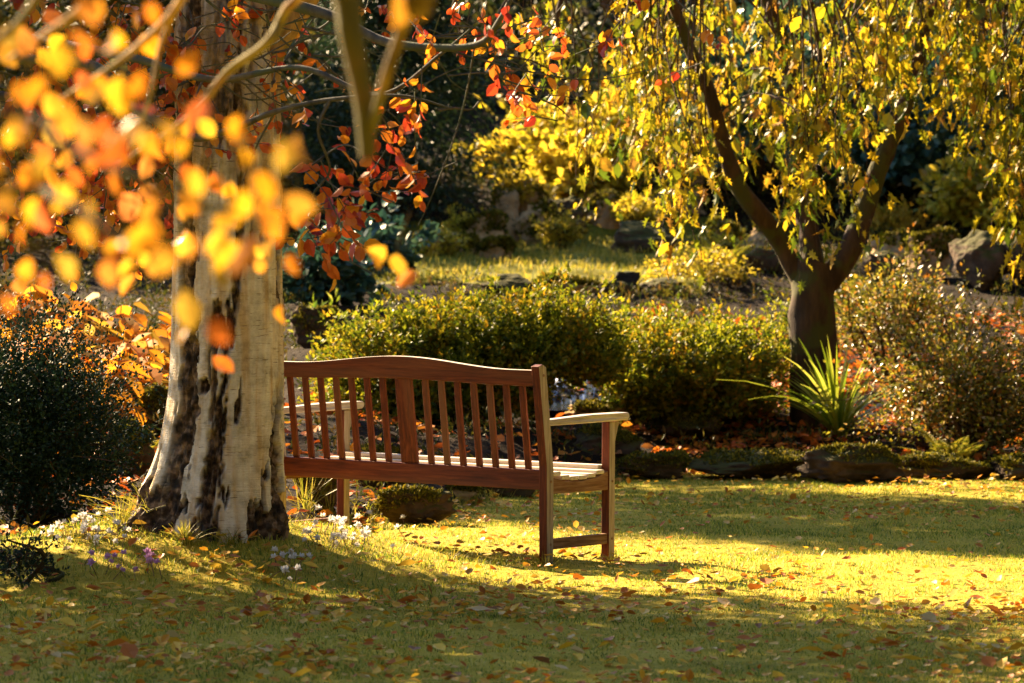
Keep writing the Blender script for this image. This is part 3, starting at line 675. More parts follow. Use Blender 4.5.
mb.add(np.vstack([np.column_stack([.36 + .42 * rr * np.cos(a), 28.15 + .5 * rr * np.sin(a), np.full(40, wz)])]), [np.arange(40)[None]])
tag(mb.build('pond_water', water_mat()), kind='structure')
mb = MB(); nx_, nz_ = 30, 18
xx = np.linspace(.22, .62, nx_); tt = np.linspace(0, 1, nz_)
ztop = float(P(570, 371, 28.6)[2])
Xw, Tw = np.meshgrid(xx, tt); Yw = 28.62 - .3 * np.sqrt(Tw + .02) + .025 * vn(Xw * 30, Tw * 2); Zw = ztop - (ztop - wz) * Tw ** 1.6 + .01 * vn(Xw * 12, 3.)
idx = np.arange(nx_ * nz_).reshape(nz_, nx_)
mb.add(np.stack([Xw, Yw, Zw], -1), [np.stack([idx[:-1, :-1], idx[:-1, 1:], idx[1:, 1:], idx[1:, :-1]], -1).reshape(-1, 4)])
tag(mb.build('waterfall', fall_mat(), smooth=True), kind='structure')

# ------------------------------------------------------------------ shrubs
def shell_points(n, c, r, seed, lump=.22, freq=2.2, inner=.55, zmin=-.25):
    d = rdir(int(n * 2.2)); d = d[d[:, 2] > zmin][:n]
    s = 1 + lump * 2 * fbm(d[:, 0] * freq + seed, d[:, 1] * freq, d[:, 2] * freq, 3)
    rad = s * (inner + (1 - inner) * rng.random(len(d)) ** .45)
    return np.asarray(c) + d * rad[:, None] * np.asarray(r), d

def shrub(name, loc, r, label, cat, mat, ntuft, per, size, seed, T=T_DIAMOND, up=.5, lump=.22, group=None, tuft=.06, stems=7, bark='brownbark', inner=.55, zc=.35, droop=0.0, stem_h=None, zmin=-.3, lobes=0, hollow=None):
    root = empty(name, loc, label, cat, group)
    c = np.array((0, 0, r[2] * zc + (stem_h or 0)))
    rr = np.array((r[0], r[1], r[2] * (1 - zc)))
    if lobes:
        g = np.random.default_rng(seed + 70); ps, ds = [], []
        for q in range(lobes):
            al = g.uniform(0, 6.28); k = math.sqrt(g.uniform(.05, 1)) * .62; lr = g.uniform(.38, .56)
            lc = np.array((math.cos(al) * k * r[0], math.sin(al) * k * r[1], r[2] * g.uniform(.22, .62) * (1.05 - .45 * k)))
            lz = min(r[2] * lr * .75, r[2] * 1.02 - lc[2])
            a_, b_ = shell_points(ntuft // lobes, lc, np.array((r[0] * lr, r[1] * lr, lz)), seed + q * 3.1, lump, inner=inner, zmin=-.75)
            ps.append(a_); ds.append(b_)
        p, d = np.vstack(ps), np.vstack(ds); kk = p[:, 2] > .02; p, d = p[kk], d[kk]
    else:
        p, d = shell_points(ntuft, c, rr, seed, lump, inner=inner, zmin=zmin)
    tip = unit(d + np.array((0, 0, up)) + .35 * rdir(len(d)))
    if hollow:
        gx = p[:, 0] + loc[0]; k = ~((gx > hollow[0]) & (gx < hollow[1]) & (p[:, 2] + loc[2] < hollow[2] + .05 * np.sin(gx * 30))); p, d, tip = p[k], d[k], tip[k]
    m = len(p); p = p + tip * (rng.random((m, 1)) ** 3.5 * tuft * 3.6)
    t = rng.random((m, per, 1)); off = rdir(m * per).reshape(m, per, 3)
    pos = p[:, None] - tip[:, None] * tuft * t * 1.3 + off * tuft * .35
    ax = unit(tip[:, None] * (.5 + .5 * (1 - t)) + off * .9 + np.array((0, 0, -droop)))
    nr = unit(tip[:, None] * .6 + rdir(m * per).reshape(m, per, 3) * .7 + np.array((0, 0, .5)))
    mb = MB(); leaves(mb, pos.reshape(-1, 3), ax.reshape(-1, 3), nr.reshape(-1, 3), rng.uniform(size * .7, size * 1.25, m * per), T)
    sh = []
    for j in (rng.integers(0, m, lobes * 9) if lobes else []):      # stray shoots
        dd = unit(d[j] + np.array((0, 0, .7)) + .5 * rng.normal(size=3)); L_ = rng.uniform(2.5, 7) * size; q0 = p[j] - dd * size
        pts = q0 + dd * L_ * np.linspace(0, 1, 12)[:, None] + np.array((0, 0, -.12 * L_)) * (np.linspace(0, 1, 12) ** 2)[:, None]
        leaves(mb, pts[2:], dd * .6 + rdir(10), rdir(10) + np.array((0, 0, .4)), rng.uniform(size * .6, size * 1.1, 10), T); sh.append(pts)
    for pts in sh: tube(mb, pts, .003, .001, 4, m=1)
    mb.build('foliage', [M[mat], M[bark]], root)
    mb = MB()
    for i in range(stems):
        j = rng.integers(m); e = c + (p[j] - c) * .85; b0 = np.array((rng.normal(0, r[0] * .08), rng.normal(0, r[1] * .08), -.05))
        mid = (b0 + e) / 2 + rng.normal(0, .06, 3); tube(mb, smooth_path([b0, mid, e], 5), .012 + .008 * r[2], .004, 5, .1)
    for j in rng.integers(0, m, min(m, 90)):
        e = p[j]; b0 = c + (e - c) * .55; tube(mb, [b0, (b0 + e) / 2 + rng.normal(0, .02, 3), e], .004, .0015, 4)
    mb.build('stem', M[bark], root)
    return root

def base(px, py, Y):
    Y = hit(px, py) or Y
    p = P(px, py, Y); return np.array((p[0], Y, float(gz(p[0], Y, False))))

def box_at(x0, x1, yt, yb, Y, dep=.8):
    return ((x1 - x0) / F * Y / 2 * .92, (x1 - x0) / F * Y / 2 * dep, (yb - yt) / F * Y * .95)
def box_r(x0, x1, yt, yb, dep=.9):
    Y = hit((x0 + x1) / 2, yb); return ((x1 - x0) / F * Y / 2 * .95, (x1 - x0) / F * Y / 2 * dep, (yb - yt) / F * Y * .95)
shrub('azalea_bush', base(480, 420, 28.0), box_r(325, 650, 272, 420, .6), 'low spreading yellow green azalea on the left, behind the bench back', 'bush', 'azalea', 6000, 10, .036, 1, T_DIAMOND, .9, .22, tuft=.06, stems=14, inner=.6, lobes=13, hollow=(.17, .62, .53))
shrub('azalea_bush', base(660, 425, 28.1), box_r(510, 800, 312, 425, .65), 'wider green azalea over the waterfall, right of the bench back', 'bush', 'azalea', 6000, 10, .036, 6, T_DIAMOND, .9, .22, tuft=.06, stems=14, inner=.6, lobes=13, hollow=(.17, .62, .53))
shrub('rhododendron_bush', P(612, 218, 38.6), box_at(450, 768, 92, 218, 38.6), 'big rounded golden green rhododendron on the rock outcrop', 'bush', 'rhodo', 1700, 9, .10, 12, T_OVAL, .4, .2, tuft=.1, inner=.75, zc=.45, lobes=9)
shrub('rhododendron_bush', P(995, 250, 36.4), box_at(938, 1052, 160, 250, 36.4), 'small round golden shrub on the wall at the right edge', 'bush', 'rhodo', 420, 8, .075, 15, T_OVAL, .4, .22, tuft=.08, inner=.65, zc=.5)
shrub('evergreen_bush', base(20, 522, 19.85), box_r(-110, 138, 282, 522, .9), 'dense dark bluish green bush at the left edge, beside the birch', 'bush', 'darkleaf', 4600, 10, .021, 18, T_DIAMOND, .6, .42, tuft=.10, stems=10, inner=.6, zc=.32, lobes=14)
shrub('evergreen_sprig', base(12, 585, 18.4), (.17, .2, .15), 'small dark sprig of leaves low at the left edge', 'plant', 'darkleaf', 120, 9, .02, 19, T_DIAMOND, .4, .3, tuft=.04, stems=3, inner=.3)
shrub('cotoneaster_bush', base(960, 455, 27.4), box_r(840, 1090, 300, 455, .7), 'loose twiggy shrub of small gold and silver leaves at right', 'bush', 'cotone', 1350, 8, .034, 23, T_DIAMOND, .5, .35, tuft=.11, stems=22, inner=.15, zc=.5, lobes=12)
shrub('cotoneaster_bush', base(900, 390, 29.5), box_r(838, 965, 270, 390, .8), 'airy silver leaved shrub right behind the weeping tree trunk', 'bush', 'cotone', 600, 8, .036, 25, T_DIAMOND, .6, .35, tuft=.08, stems=10, inner=.3, zc=.5)
shrub('ground_cover_plant', base(318, 308, 27.5), (.30, .3, .36), 'teal leaved low plant right of the birch trunk', 'plant', 'bluegreen', 140, 7, .09, 31, T_OVAL, .2, .25, tuft=.08, stems=4, inner=.5)
shrub('ground_cover_plant', base(365, 275, 30), (.32, .3, .35), 'low teal leaved plant above the left end of the azalea', 'plant', 'bluegreen', 140, 7, .09, 32, T_OVAL, .2, .25, tuft=.08, stems=4, inner=.5)
shrub('ground_cover_plant', base(318, 345, 25.5), (.14, .15, .2), 'small bright green tuft beside the path behind the bench', 'plant', 'iris', 60, 6, .07, 33, T_SLIM, .5, .25, tuft=.05, stems=2, inner=.4)
shrub('evergreen_bush', base(770, 190, 44), (.9, .8, 1.5), 'blue green shrub in shade behind the leaning limb', 'bush', 'bluegreen', 700, 8, .09, 35, T_OVAL, .3, .3, tuft=.12, inner=.5)
shrub('evergreen_bush', base(925, 205, 42), (.8, .8, 1.2), 'blue green shrub behind the gold dwarf conifer', 'bush', 'bluegreen', 700, 8, .09, 36, T_OVAL, .3, .3, tuft=.12, inner=.5)
shrub('azalea_bush', base(790, 385, 27.9), (.22, .25, .5), 'thin low bush at the foot of the weeping tree', 'bush', 'azalea', 260, 9, .03, 37, T_DIAMOND, .6, .35, tuft=.06, stems=6, inner=.3)
for x, y, w, h, lab in ((468, 246, 44, 30, 'yellow cushion plant at the foot of the sunlit sandstone outcrop'), (512, 205, 34, 26, 'small gold plant growing on the sandstone outcrop'), (560, 245, 40, 26, 'dull gold plant among the shaded rocks below the golden bush'), (440, 258, 40, 22, 'low yellow plant at the left end of the grassy terrace'), (640, 225, 50, 24, 'gold trailing plant on the ledge below the golden bush'), (880, 238, 40, 26, 'gold plant spilling over the wall right of the weeping tree'), (720, 262, 50, 26, 'green cushion plant by the rounded wall stones')):
    b = base(x, y, 37); k = b[1] / F; b[1] -= .25
    shrub('cushion_plant', b, (w * k * .5, w * k * .4, h * k), lab, 'plant', 'rhodo', 150, 8, .035, int(x), T_DIAMOND, .6, .3, tuft=.04, stems=3, inner=.4)
shrub('moss_plant', base(700, 285, 32.2), (.35, .3, .22), 'sunlit yellow cushion plant on the terrace by the weeping tree', 'plant', 'rhodo', 260, 8, .03, 38, T_DIAMOND, .6, .3, tuft=.03, stems=3, inner=.5)

def dwarf_conifer():
    root = empty('dwarf_conifer', P(902, 224, 36.6), 'gold feathery dwarf conifer on top of the stone wall', 'bush')
    mb = MB()
    for i in range(60):
        a = rng.uniform(0, 6.28); e = rng.uniform(.3, 1.3); L_ = rng.uniform(.12, .3)
        d = np.array((math.cos(a) * math.cos(e), math.sin(a) * math.cos(e) * .8, math.sin(e))); b0 = np.array((rng.normal(0, .12), rng.normal(0, .1), -.03))
        pts = b0 + d * np.linspace(0, L_, 16)[:, None] + np.array((0, 0, -.02))
        leaves(mb, pts, d + .7 * rdir(16), rdir(16), .045, T_SLIM)
    mb.build('foliage', M['goldconifer'], root)
    mb = MB(); tube(mb, [(0, 0, -.25), (.01, 0, 0), (0, 0, .12)], .02, .008, 6); mb.build('stem', M['brownbark'], root)
dwarf_conifer()

# hostas with big orange leaves
def hosta(loc, r, h, n, label, seed):
    g = np.random.default_rng(seed); root = empty('hosta_plant', loc, label, 'plant', None)
    mb = MB(); st = MB()
    for i in range(n):
        a = g.uniform(0, 6.28); k = math.sqrt(g.random()); L_ = g.uniform(.13, .24)
        b = np.array((math.cos(a) * r * k, math.sin(a) * r * k, h * (1 - .65 * k * k) * g.uniform(.6, 1.05)))
        d = np.array((math.cos(a), math.sin(a), -.35 - .5 * k + g.normal(0, .2))); nn = np.array((math.cos(a) * .5 + g.normal(0, .3), math.sin(a) * .5 + g.normal(0, .3) - .2, 1))
        leaves(mb, [b], [d], [nn], L_, T_OVAL); tube(st, [(b[0] * .3, b[1] * .3, 0), b * np.array((.8, .8, .75)), b], .006, .003, 4)
    mb.build('foliage', M['hosta'], root); st.build('stem', M['long_grass'], root)
for x, y, Y, r, h, n, lab in [(95, 432, 22.6, .34, .4, 90, 'orange hosta at the front, just right of the dark bush'), (50, 425, 23.5, .4, .5, 100, 'orange hosta rising behind the dark bush at left'), (145, 425, 23, .34, .36, 90, 'lowest orange hosta beside the birch trunk'), (70, 400, 24.5, .42, .5, 110, 'orange autumn hosta behind the dark bush'), (125, 412, 23.6, .38, .42, 110, 'spreading orange hosta left of the birch trunk'),
                              (168, 405, 24.2, .3, .45, 80, 'orange hosta partly hidden by the birch trunk'), (30, 365, 26, .5, .5, 110, 'orange hosta highest at the left edge'), (110, 368, 26.3, .5, .45, 110, 'orange hosta at the back of the group')]:
    b = base(x, y, Y); hosta(b, r, h, n, lab, int(x))

# iris-like clump, ferns, long grass tufts
def blades(name, loc, n, L0, L1, w, spread, mat, label, cat, seed, group=None, bend=.5):
    g = np.random.default_rng(seed); root = empty(name, loc, label, cat, group); mb = MB()
    for i in range(n):
        a = g.uniform(0, 6.28); L_ = g.uniform(L0, L1); k = g.random() * spread; t = np.linspace(0, 1, 7)
        out = k * t + bend * k * t ** 2.2; up = t * (1 - .25 * k) - .45 * k * bend * t ** 3
        pts = np.array((math.cos(a), math.sin(a), 0)) * out[:, None] * L_ + np.array((0, 0, 1)) * up[:, None] * L_ + np.array((g.normal(0, .015), g.normal(0, .015), -.02))
        b = a + 1.57 + g.normal(0, .5); s = np.array((math.cos(b), math.sin(b), .0)); ww = w * np.array((.8, 1, 1, .95, .8, .5, .04)) * g.uniform(.6, 1.1)
        V = np.concatenate([pts - s * ww[:, None], pts + s * ww[:, None] + np.array((0, 0, .002))]); f = np.array([(j, j + 7, j + 8, j + 1) for j in range(6)])
        mb.add(V, [f])
    mb.build('foliage', M[mat], root); return root
blades('iris_plant', base(838, 436, 27.3), 95, .40, .72, .012, 1.0, 'iris', 'spiky green strap leaved plant among fallen leaves by the weeping tree', 'plant', 3, bend=.75)
def fern(loc, n, L, label, seed, mat='fern'):
    g = np.random.default_rng(seed); root = empty('fern', loc, label, 'fern'); mb = MB()
    for i in range(n):
        a = g.uniform(0, 6.28); e = g.uniform(.7, 1.25); l = L * g.uniform(.75, 1.1); t = np.linspace(.03, 1, 26)
        d = np.array((math.cos(a) * math.cos(e), math.sin(a) * math.cos(e), math.sin(e)))
        pts = d * t[:, None] * l + np.array((math.cos(a) * .25, math.sin(a) * .25, -.28)) * (t ** 2.5)[:, None] * l
        tan = unit(np.gradient(pts, axis=0)); side = unit(np.cross(tan, (0, 0, 1))); ln = l * .2 * np.sin(np.clip(t * 1.02, 0, 1) ** .7 * np.pi) + .006
        for s in (-1, 1): leaves(mb, pts, side * s + tan * .45, np.tile((0, 0, 1.), (26, 1)) + side * .1, ln, T_SLIM)
        tube(mb, pts, .0025, .0008, 4)
    mb.build('foliage', M[mat], root)
fern(base(950, 476, 26.5), 13, .42, 'bright yellow green fern at the lawn edge on the right', 5)
fern(base(722, 275, 34.5), 9, .45, 'shaded fern left of the weeping tree trunk', 6)
fern(base(852, 330, 31.3), 12, .7, 'golden fern standing behind the weeping tree trunk', 7)
fern(base(135, 470, 21.2), 7, .3, 'pale fern between the dark bush and the birch', 8)

tufts = [(150, 525, 18.75, 150, .08, .24, 'tall yellow grass tuft against the birch root'), (165, 515, 18.95, 110, .08, .2, 'grass tuft on the left birch root flare'), (122, 530, 19.1, 110, .06, .2, 'grass tuft beside the white flowers at left'),
         (185, 545, 18.55, 90, .05, .14, 'short grass tuft in front of the birch base'), (305, 512, 19.6, 40, .16, .3, 'straw coloured grass tuft between birch and bench leg'), (330, 515, 20.2, 30, .1, .2, 'grass tuft by the left bench leg'),
         (230, 545, 18.5, 30, .07, .12, 'low grass tuft under the dark birch base'), (546, 566, 19.55, 30, .05, .09, 'grass tuft round the rear bench leg'), (612, 562, 19.95, 24, .05, .08, 'grass tuft round the front bench leg'),
         (580, 478, 25.8, 40, .06, .12, 'green grass tuft at the lawn edge under the bench seat'), (450, 560, 19.4, 26, .05, .09, 'short grass tuft under the bench middle')]
for i, (x, y, Y, n, a, b, lab) in enumerate(tufts):
    blades('grass_tuft', base(x, y, Y), n, a, b, .0022, .9, 'long_grass' if i not in (9,) else 'grass', lab, 'grass tuft', 40 + i, 'grass tufts round the tree and bench', bend=.6)

X = rng.uniform(-1.2, 3.6, 5200); Y = edge_n(X) + rng.normal(0, .11, 5200)
tag(grass('border_grass', X, Y, rng.uniform(.02, .09, 5200) * (.5 + .7 * np.abs(vn(X * 3, 1.))), rng.uniform(.0015, .003, 5200), M['long_grass'], .8), kind='stuff')
# cyclamen flowers
def cyclamen(mat):
    root = empty('cyclamen_flower', (0, 0, 0), 'x', 'flower')
    mb = MB(); tube(mb, smooth_path([(0, 0, -.02), (.004, 0, .04), (.008, 0, .075), (.012, 0, .08)], 3), .0016, .0012, 5); mb.build('stem', M['stem'], root)
    mb = MB()
    for k in range(5):
        a = k * 1.257; d = np.array((math.cos(a) * .45, math.sin(a) * .45, 1)); leaves(mb, [(.012, 0, .076)], [d], [(math.cos(a), math.sin(a), -.2)], .030, T_DIAMOND)
    for k in range(4):
        a = k * 1.57 + .4; leaves(mb, [(.012, 0, .078)], [(math.cos(a), math.sin(a), .35)], [(0, 0, 1)], .022, T_DIAMOND)
    mb.build('petal', mat, root); return root
cw, cp = cyclamen(M['white_petal']), cyclamen(M['pink_petal'])
spots = {'a': [], 'b': [], 'c': [], 'd': []}
for _ in range(34): spots['a'].append((rng.normal(90, 26), rng.normal(541, 8)))
for _ in range(44): spots['b'].append((rng.normal(340, 24), rng.normal(538, 10)))
for _ in range(13): spots['c'].append((rng.normal(284, 10), rng.normal(572, 7)))
for _ in range(14): spots['d'].append((rng.normal(132, 24), rng.normal(577, 5)))
labs = {'a': ('small white cyclamen flower in the grass left of the birch', 'white flowers left of the birch'), 'b': ('white cyclamen flower in sunny grass by the left bench leg', 'white flowers at the bench leg'),
        'c': ('white cyclamen flower in shade in front of the birch base', 'white flowers before the birch base'), 'd': ('mauve cyclamen flower in shaded grass below the white ones', 'mauve flowers in the shaded grass')}
first = {}
for g, ps in spots.items():
    proto = cp if g == 'd' else cw
    for (x, y) in ps:
        Y = hit(x, y)
        o = copy_tree(proto); o.location = ((x - 512) / F * Y, Y, float(gz((x - 512) / F * Y, Y))); s = rng.uniform(.8, 1.25); o.scale = (s, s, s * .72); o.rotation_euler = (rng.normal(0, .4), rng.normal(0, .4), rng.uniform(0, 6.28))
        tag(o, labs[g][0], 'flower', labs[g][1])
for pr in (cw, cp):
    for ch in list(pr.children): bpy.data.objects.remove(ch)
    bpy.data.objects.remove(pr)

# ------------------------------------------------------------------ weeping birch
WX, WY = float(P(815, 400, 27.6)[0]), 27.6
wz0 = float(gz(WX, WY, False))
weep = empty('weeping_birch', (0, 0, 0), 'golden weeping birch with dark forked trunk and hanging leaf curtains', 'tree')
def pw(px, py, dy=0): return P(px, py, WY + dy)
mb = MB()
pts = smooth_path([(WX, WY, wz0 - .1), (WX, WY, wz0 + .08), pw(815, 370), pw(813, 320), pw(814, 285), pw(818, 262)], 8)
tube(mb, pts, .16, .13, 20, .12)
mb.build('trunk', M['brownbark'], weep, True)
limbs = []
mb = MB()
L1 = smooth_path([pw(806, 290), pw(786, 250), pw(760, 215, -.1), pw(738, 185, -.15), pw(722, 140, -.2), pw(708, 90, -.25), pw(690, 50, -.3), pw(670, 0, -.35), pw(640, -40, -.4)], 8); tube(mb, L1, .07, .026, 12, .12); limbs.append(L1)
mb.build('limb', M['brownbark'], weep, True); mb = MB()
L2 = smooth_path([pw(824, 285), pw(850, 250), pw(866, 205, .1), pw(880, 165, .15), pw(898, 120, .2), pw(915, 75, .3), pw(925, 20, .3), pw(945, -50, .3)], 8); tube(mb, L2, .078, .034, 12, .12); limbs.append(L2)
mb.build('limb', M['brownbark'], weep, True); mb = MB()
L3 = smooth_path([pw(816, 285), pw(808, 230, .15), pw(800, 160, .2), pw(792, 90, .2), pw(775, 20, .2), pw(740, -60, .1)], 8); tube(mb, L3, .075, .035, 10, .12); limbs.append(L3)
mb.build('limb', M['brownbark'], weep, True); mb = MB()
L4 = smooth_path([pw(770, 0, .1), pw(755, 60, -.05), pw(748, 20, -.1), pw(742, -20, -.1)][1:], 6)
ends = [(560, 20, -1.1), (500, 30, -.6), (600, -20, .9), (650, -10, -1.5), (720, -50, 1.3), (800, -60, -1.5), (860, -50, 1.2), (930, -40, -1.3), (1000, -20, .5), (1040, 0, -.9), (880, -70, -.3), (460, 10, .2), (700, -60, -.8), (1080, 10, .4), (980, -45, 1.2)]
for (ex, ey, dy) in ends:
    s = L1[-1] if ex < 720 else (L2[-1] if ex > 830 else L3[-1])
    e = pw(ex, ey, dy); midp = (s + e) / 2 + np.array((0, 0, .25 + .12 * abs(ex - 800) / 300)); br = smooth_path([s, midp, e + np.array((0, 0, .1)), e - np.array((0, 0, .15))], 8)
    tube(mb, br, .03, .008, 7, .1); limbs.append(br)
mb.build('branch', M['brownbark'], weep, True)
# hanging twigs
nodes = np.vstack([l[len(l) // 3:] for l in limbs])
tw = MB(); lf = MB()
xs_b = [430, 480, 520, 560, 590, 620, 650, 690, 730, 760, 800, 840, 870, 900, 940, 985, 1010, 1050, 1100]
low = [60, 95, 90, 150, 245, 150, 200, 290, 160, 190, 290, 250, 120, 110, 130, 210, 330, 250, 240]
bund = [(rng.choice([rng.uniform(640, 880), rng.uniform(440, 640), rng.uniform(880, 1060)], p=[.55, .05, .40]), rng.normal(0, .8), rng.random() ** .45, rng.integers(4, 10)) for _ in range(38)]
bund += [(x_, -.9 + .3 * (i_ % 3), .8 + .12 * (i_ % 3), 4) for i_, x_ in enumerate((848, 862, 880, 895, 912, 926))]
bund += [(577, -.5, 1., 5), (610, -.3, .95, 5), (692, -.9, 1., 7), (705, -.4, .85, 6), (800, -.8, 1., 8), (780, -.5, .9, 6), (1005, -.8, 1., 8), (990, -.3, .8, 6), (535, .2, 1., 4), (655, -.4, 1., 6)]
bl = [(b[0] + rng.normal(0, 12), b[1], b[2] * rng.uniform(.75, 1.02)) for b in bund for _ in range(b[3])]
bl = [b for b in bl if not (700 < b[0] < 762 and b[2] > .4 and b[1] < .6)]
for i, (px, dyy, low_k) in enumerate(bl):
    x = (px - 512) / F * WY
    dyy = dyy + rng.normal(0, .12)
    yb = np.interp(px, xs_b, low) * low_k
    zb = CH - (yb - HY) / F * WY
    L_ = rng.uniform(.5, 1.3); L_ = min(L_, 3.6 - zb)
    zt = zb + L_
    # spring from nearest limb node
    tgt = np.array((x, WY + dyy, zt)); j = np.argmin(((nodes - tgt) ** 2 * np.array((1, 1, .5))).sum(1) + (nodes[:, 2] < zt - .4) * 2)
    a = nodes[j]
    p0 = a; sway = rng.normal(0, .17, 2); n = max(5, int(L_ / .12))
    hang = [np.array((x + sway[0] * t * t + .02 * math.sin(6 * t + i), WY + dyy + sway[1] * t, zt - L_ * t)) for t in np.linspace(0, 1, n)]
    mid = p0 * .5 + hang[0] * .5 + np.array((0, 0, .12))
    path = smooth_path([p0, mid] + hang, 3)
    tube(tw, path, .0065, .0016, 4)
    hp = smooth_path(hang, 6); nl = int(L_ / .030)
    k = rng.integers(0, len(hp), nl); t = k / len(hp)
    keep = rng.random(nl) < .35 + .65 * vn(k * .13, i * 3.3) ** 2 + .35 * t; k = k[keep]; nl = len(k)
    base_p = hp[k] + rng.normal(0, .012, (nl, 3)); out = rdir(nl) * np.array((1, 1, .2)); st = base_p + out * rng.uniform(.015, .085, (nl, 1)) + np.array((0, 0, -.01))
    vr = rng.integers(0, 4, nl); ax = out * .6 + np.array((0, 0, -1)) + .5 * rdir(nl); nr = unit(out + .6 * rdir(nl)); sz = rng.uniform(.045, .125, nl)
    vr[rng.random(nl) < .14] = 4
    for q in range(5): leaves(lf, st[vr == q], ax[vr == q], nr[vr == q], sz[vr == q], (T_VAR + [T_CURL])[q] if q < 4 else T_CURL)
n = 520; j = rng.integers(0, len(nodes), n); pp = nodes[j] + rng.normal(0, .22, (n, 3)) * np.array((1, 1.2, .8)); pp = pp[(pp[:, 2] > 2.15) & (pp[:, 0] > .75)]; n = len(pp)
leaves(lf, pp, .6 * rdir(n) + np.array((0, 0, -1)), rdir(n), rng.uniform(.055, .1, n), T_JAG)
tw.build('twig', M['twig'], weep); lf.build('foliage', M['birchleaf'], weep)

# ------------------------------------------------------------------ red leaved cherry at left (trunk out of frame, boughs reach in)
cherry = empty('cherry_tree', (0, 0, 0), 'cherry tree whose grey boughs with red and orange leaves reach in from the left', 'tree')
CX, CY = -4.6, 21.4; cz = float(gz(CX, CY, False))
mb = MB(); tube(mb, smooth_path([(CX, CY, cz - .1), (CX + .05, CY, cz + .8), (CX + .02, CY - .05, cz + 1.7), (CX + .1, CY, cz + 3)], 8), .2, .1, 16, .12); mb.build('trunk', M['greybark'], cherry, True)
def bough(pts, r0, r1, name='limb', mat='greybark', sides=8):
    mb = MB(); s = smooth_path(pts, 8); tube(mb, s, r0, r1, sides, .15); mb.build(name, M[mat], cherry, True); return s
def pc(px, py, Y): return P(px, py, Y)
B1 = bough([(CX + .05, CY, 2.6), (-3.4, 19.4, 3.0), pc(60, -60, 17.6), pc(200, -18, 17.2), pc(280, 2, 17.0), pc(335, 18, 16.9), pc(385, 42, 16.8), pc(440, 48, 16.7), pc(480, 44, 16.6), pc(500, 20, 16.5), pc(520, -20, 16.5)], .034, .008)
B2 = bough([(CX + .05, CY, 1.9), (-3.2, 19.3, 2.1), pc(60, 60, 17.8), pc(130, 105, 17.5), pc(190, 137, 17.3), pc(235, 128, 17.2), pc(275, 112, 17.1), pc(330, 100, 17.0), pc(400, 96, 16.9), pc(450, 108, 16.9)], .026, .004)
B3 = bough([(CX + .05, CY, 2.3), (-3.2, 19.6, 2.5), pc(40, 40, 18.0), pc(140, 60, 17.6), pc(215, 80, 17.4), pc(300, 68, 17.2), pc(380, 95, 17.), pc(440, 55, 16.9), pc(470, 30, 16.9)], .024, .004)
B4 = bough([(CX, CY + .1, 1.6), (-3.4, 20.6, 1.7), pc(30, 170, 19.5), pc(110, 165, 19.3), pc(160, 190, 19.2)], .035, .006)
B5 = bough([(CX, CY + .1, 2.0), (-3.3, 20.2, 2.2), pc(30, 100, 19.8), pc(110, 90, 19.6), pc(170, 60, 19.4), pc(230, 20, 19.4)], .035, .006)
tw = MB(); lf = MB()
def cluster(px, py, Y, sx, sy, n, size=.06, clump_n=5, T=T_OVAL):
    for _ in range(max(1, n // clump_n)):
        c = P(px + rng.normal(0, sx), py + rng.normal(0, sy), Y + rng.normal(0, .25)); d = unit(rng.normal(size=3) + np.array((.2, 0, -.6)))
        pp = c + d * np.linspace(0, .1, clump_n)[:, None]; ax = d * .6 + rdir(clump_n) * .8 + np.array((0, 0, -.5))
        leaves(lf, pp, ax, rdir(clump_n), rng.uniform(size * .7, size * 1.2, clump_n), T)
        tube(tw, [c - d * .12 + rng.normal(0, .02, 3), c, c + d * .1], .003, .0012, 4)
def twig(pts, r=.005, r1=.0015): tube(tw, smooth_path(pts, 5), r, r1, 5, .1)
twig([pc(330, 100, 17), pc(318, 130, 17), pc(330, 170, 17.1), pc(312, 200, 17.2), pc(335, 240, 17.2)], .008)
twig([pc(345, 100, 17), pc(375, 110, 17), pc(392, 140, 17), pc(385, 180, 17)], .007)
twig([pc(312, 165, 17.1), pc(345, 145, 17.1), pc(372, 160, 17.), pc(400, 175, 17)], .005)
twig([pc(475, 44, 16.7), pc(465, 100, 16.8), pc(450, 150, 16.8), pc(430, 200, 16.9), pc(418, 226, 16.9)], .004)
twig([pc(440, 48, 16.7), pc(520, 70, 16.8), pc(590, 80, 16.9), pc(650, 70, 17)], .005)
for _ in range(46):
    x0, y0, Y0 = rng.uniform(150, 520), rng.uniform(-20, 110), rng.uniform(16.8, 18.6); a = rng.uniform(-.7, .9); l = rng.uniform(50, 130)
    twig([pc(x0 + l * t * math.cos(a) + rng.normal(0, 5), y0 + l * t * math.sin(a) + rng.normal(0, 5), Y0 + .2 * t) for t in (0, .25, .5, .75, 1)], rng.uniform(.003, .006))
twig([pc(275, 112, 17.1), pc(255, 150, 17.2), pc(240, 190, 17.2)], .006)
twig([pc(215, 80, 17.4), pc(250, 100, 17.4), pc(290, 90, 17.4), pc(330, 60, 17.3)], .005)
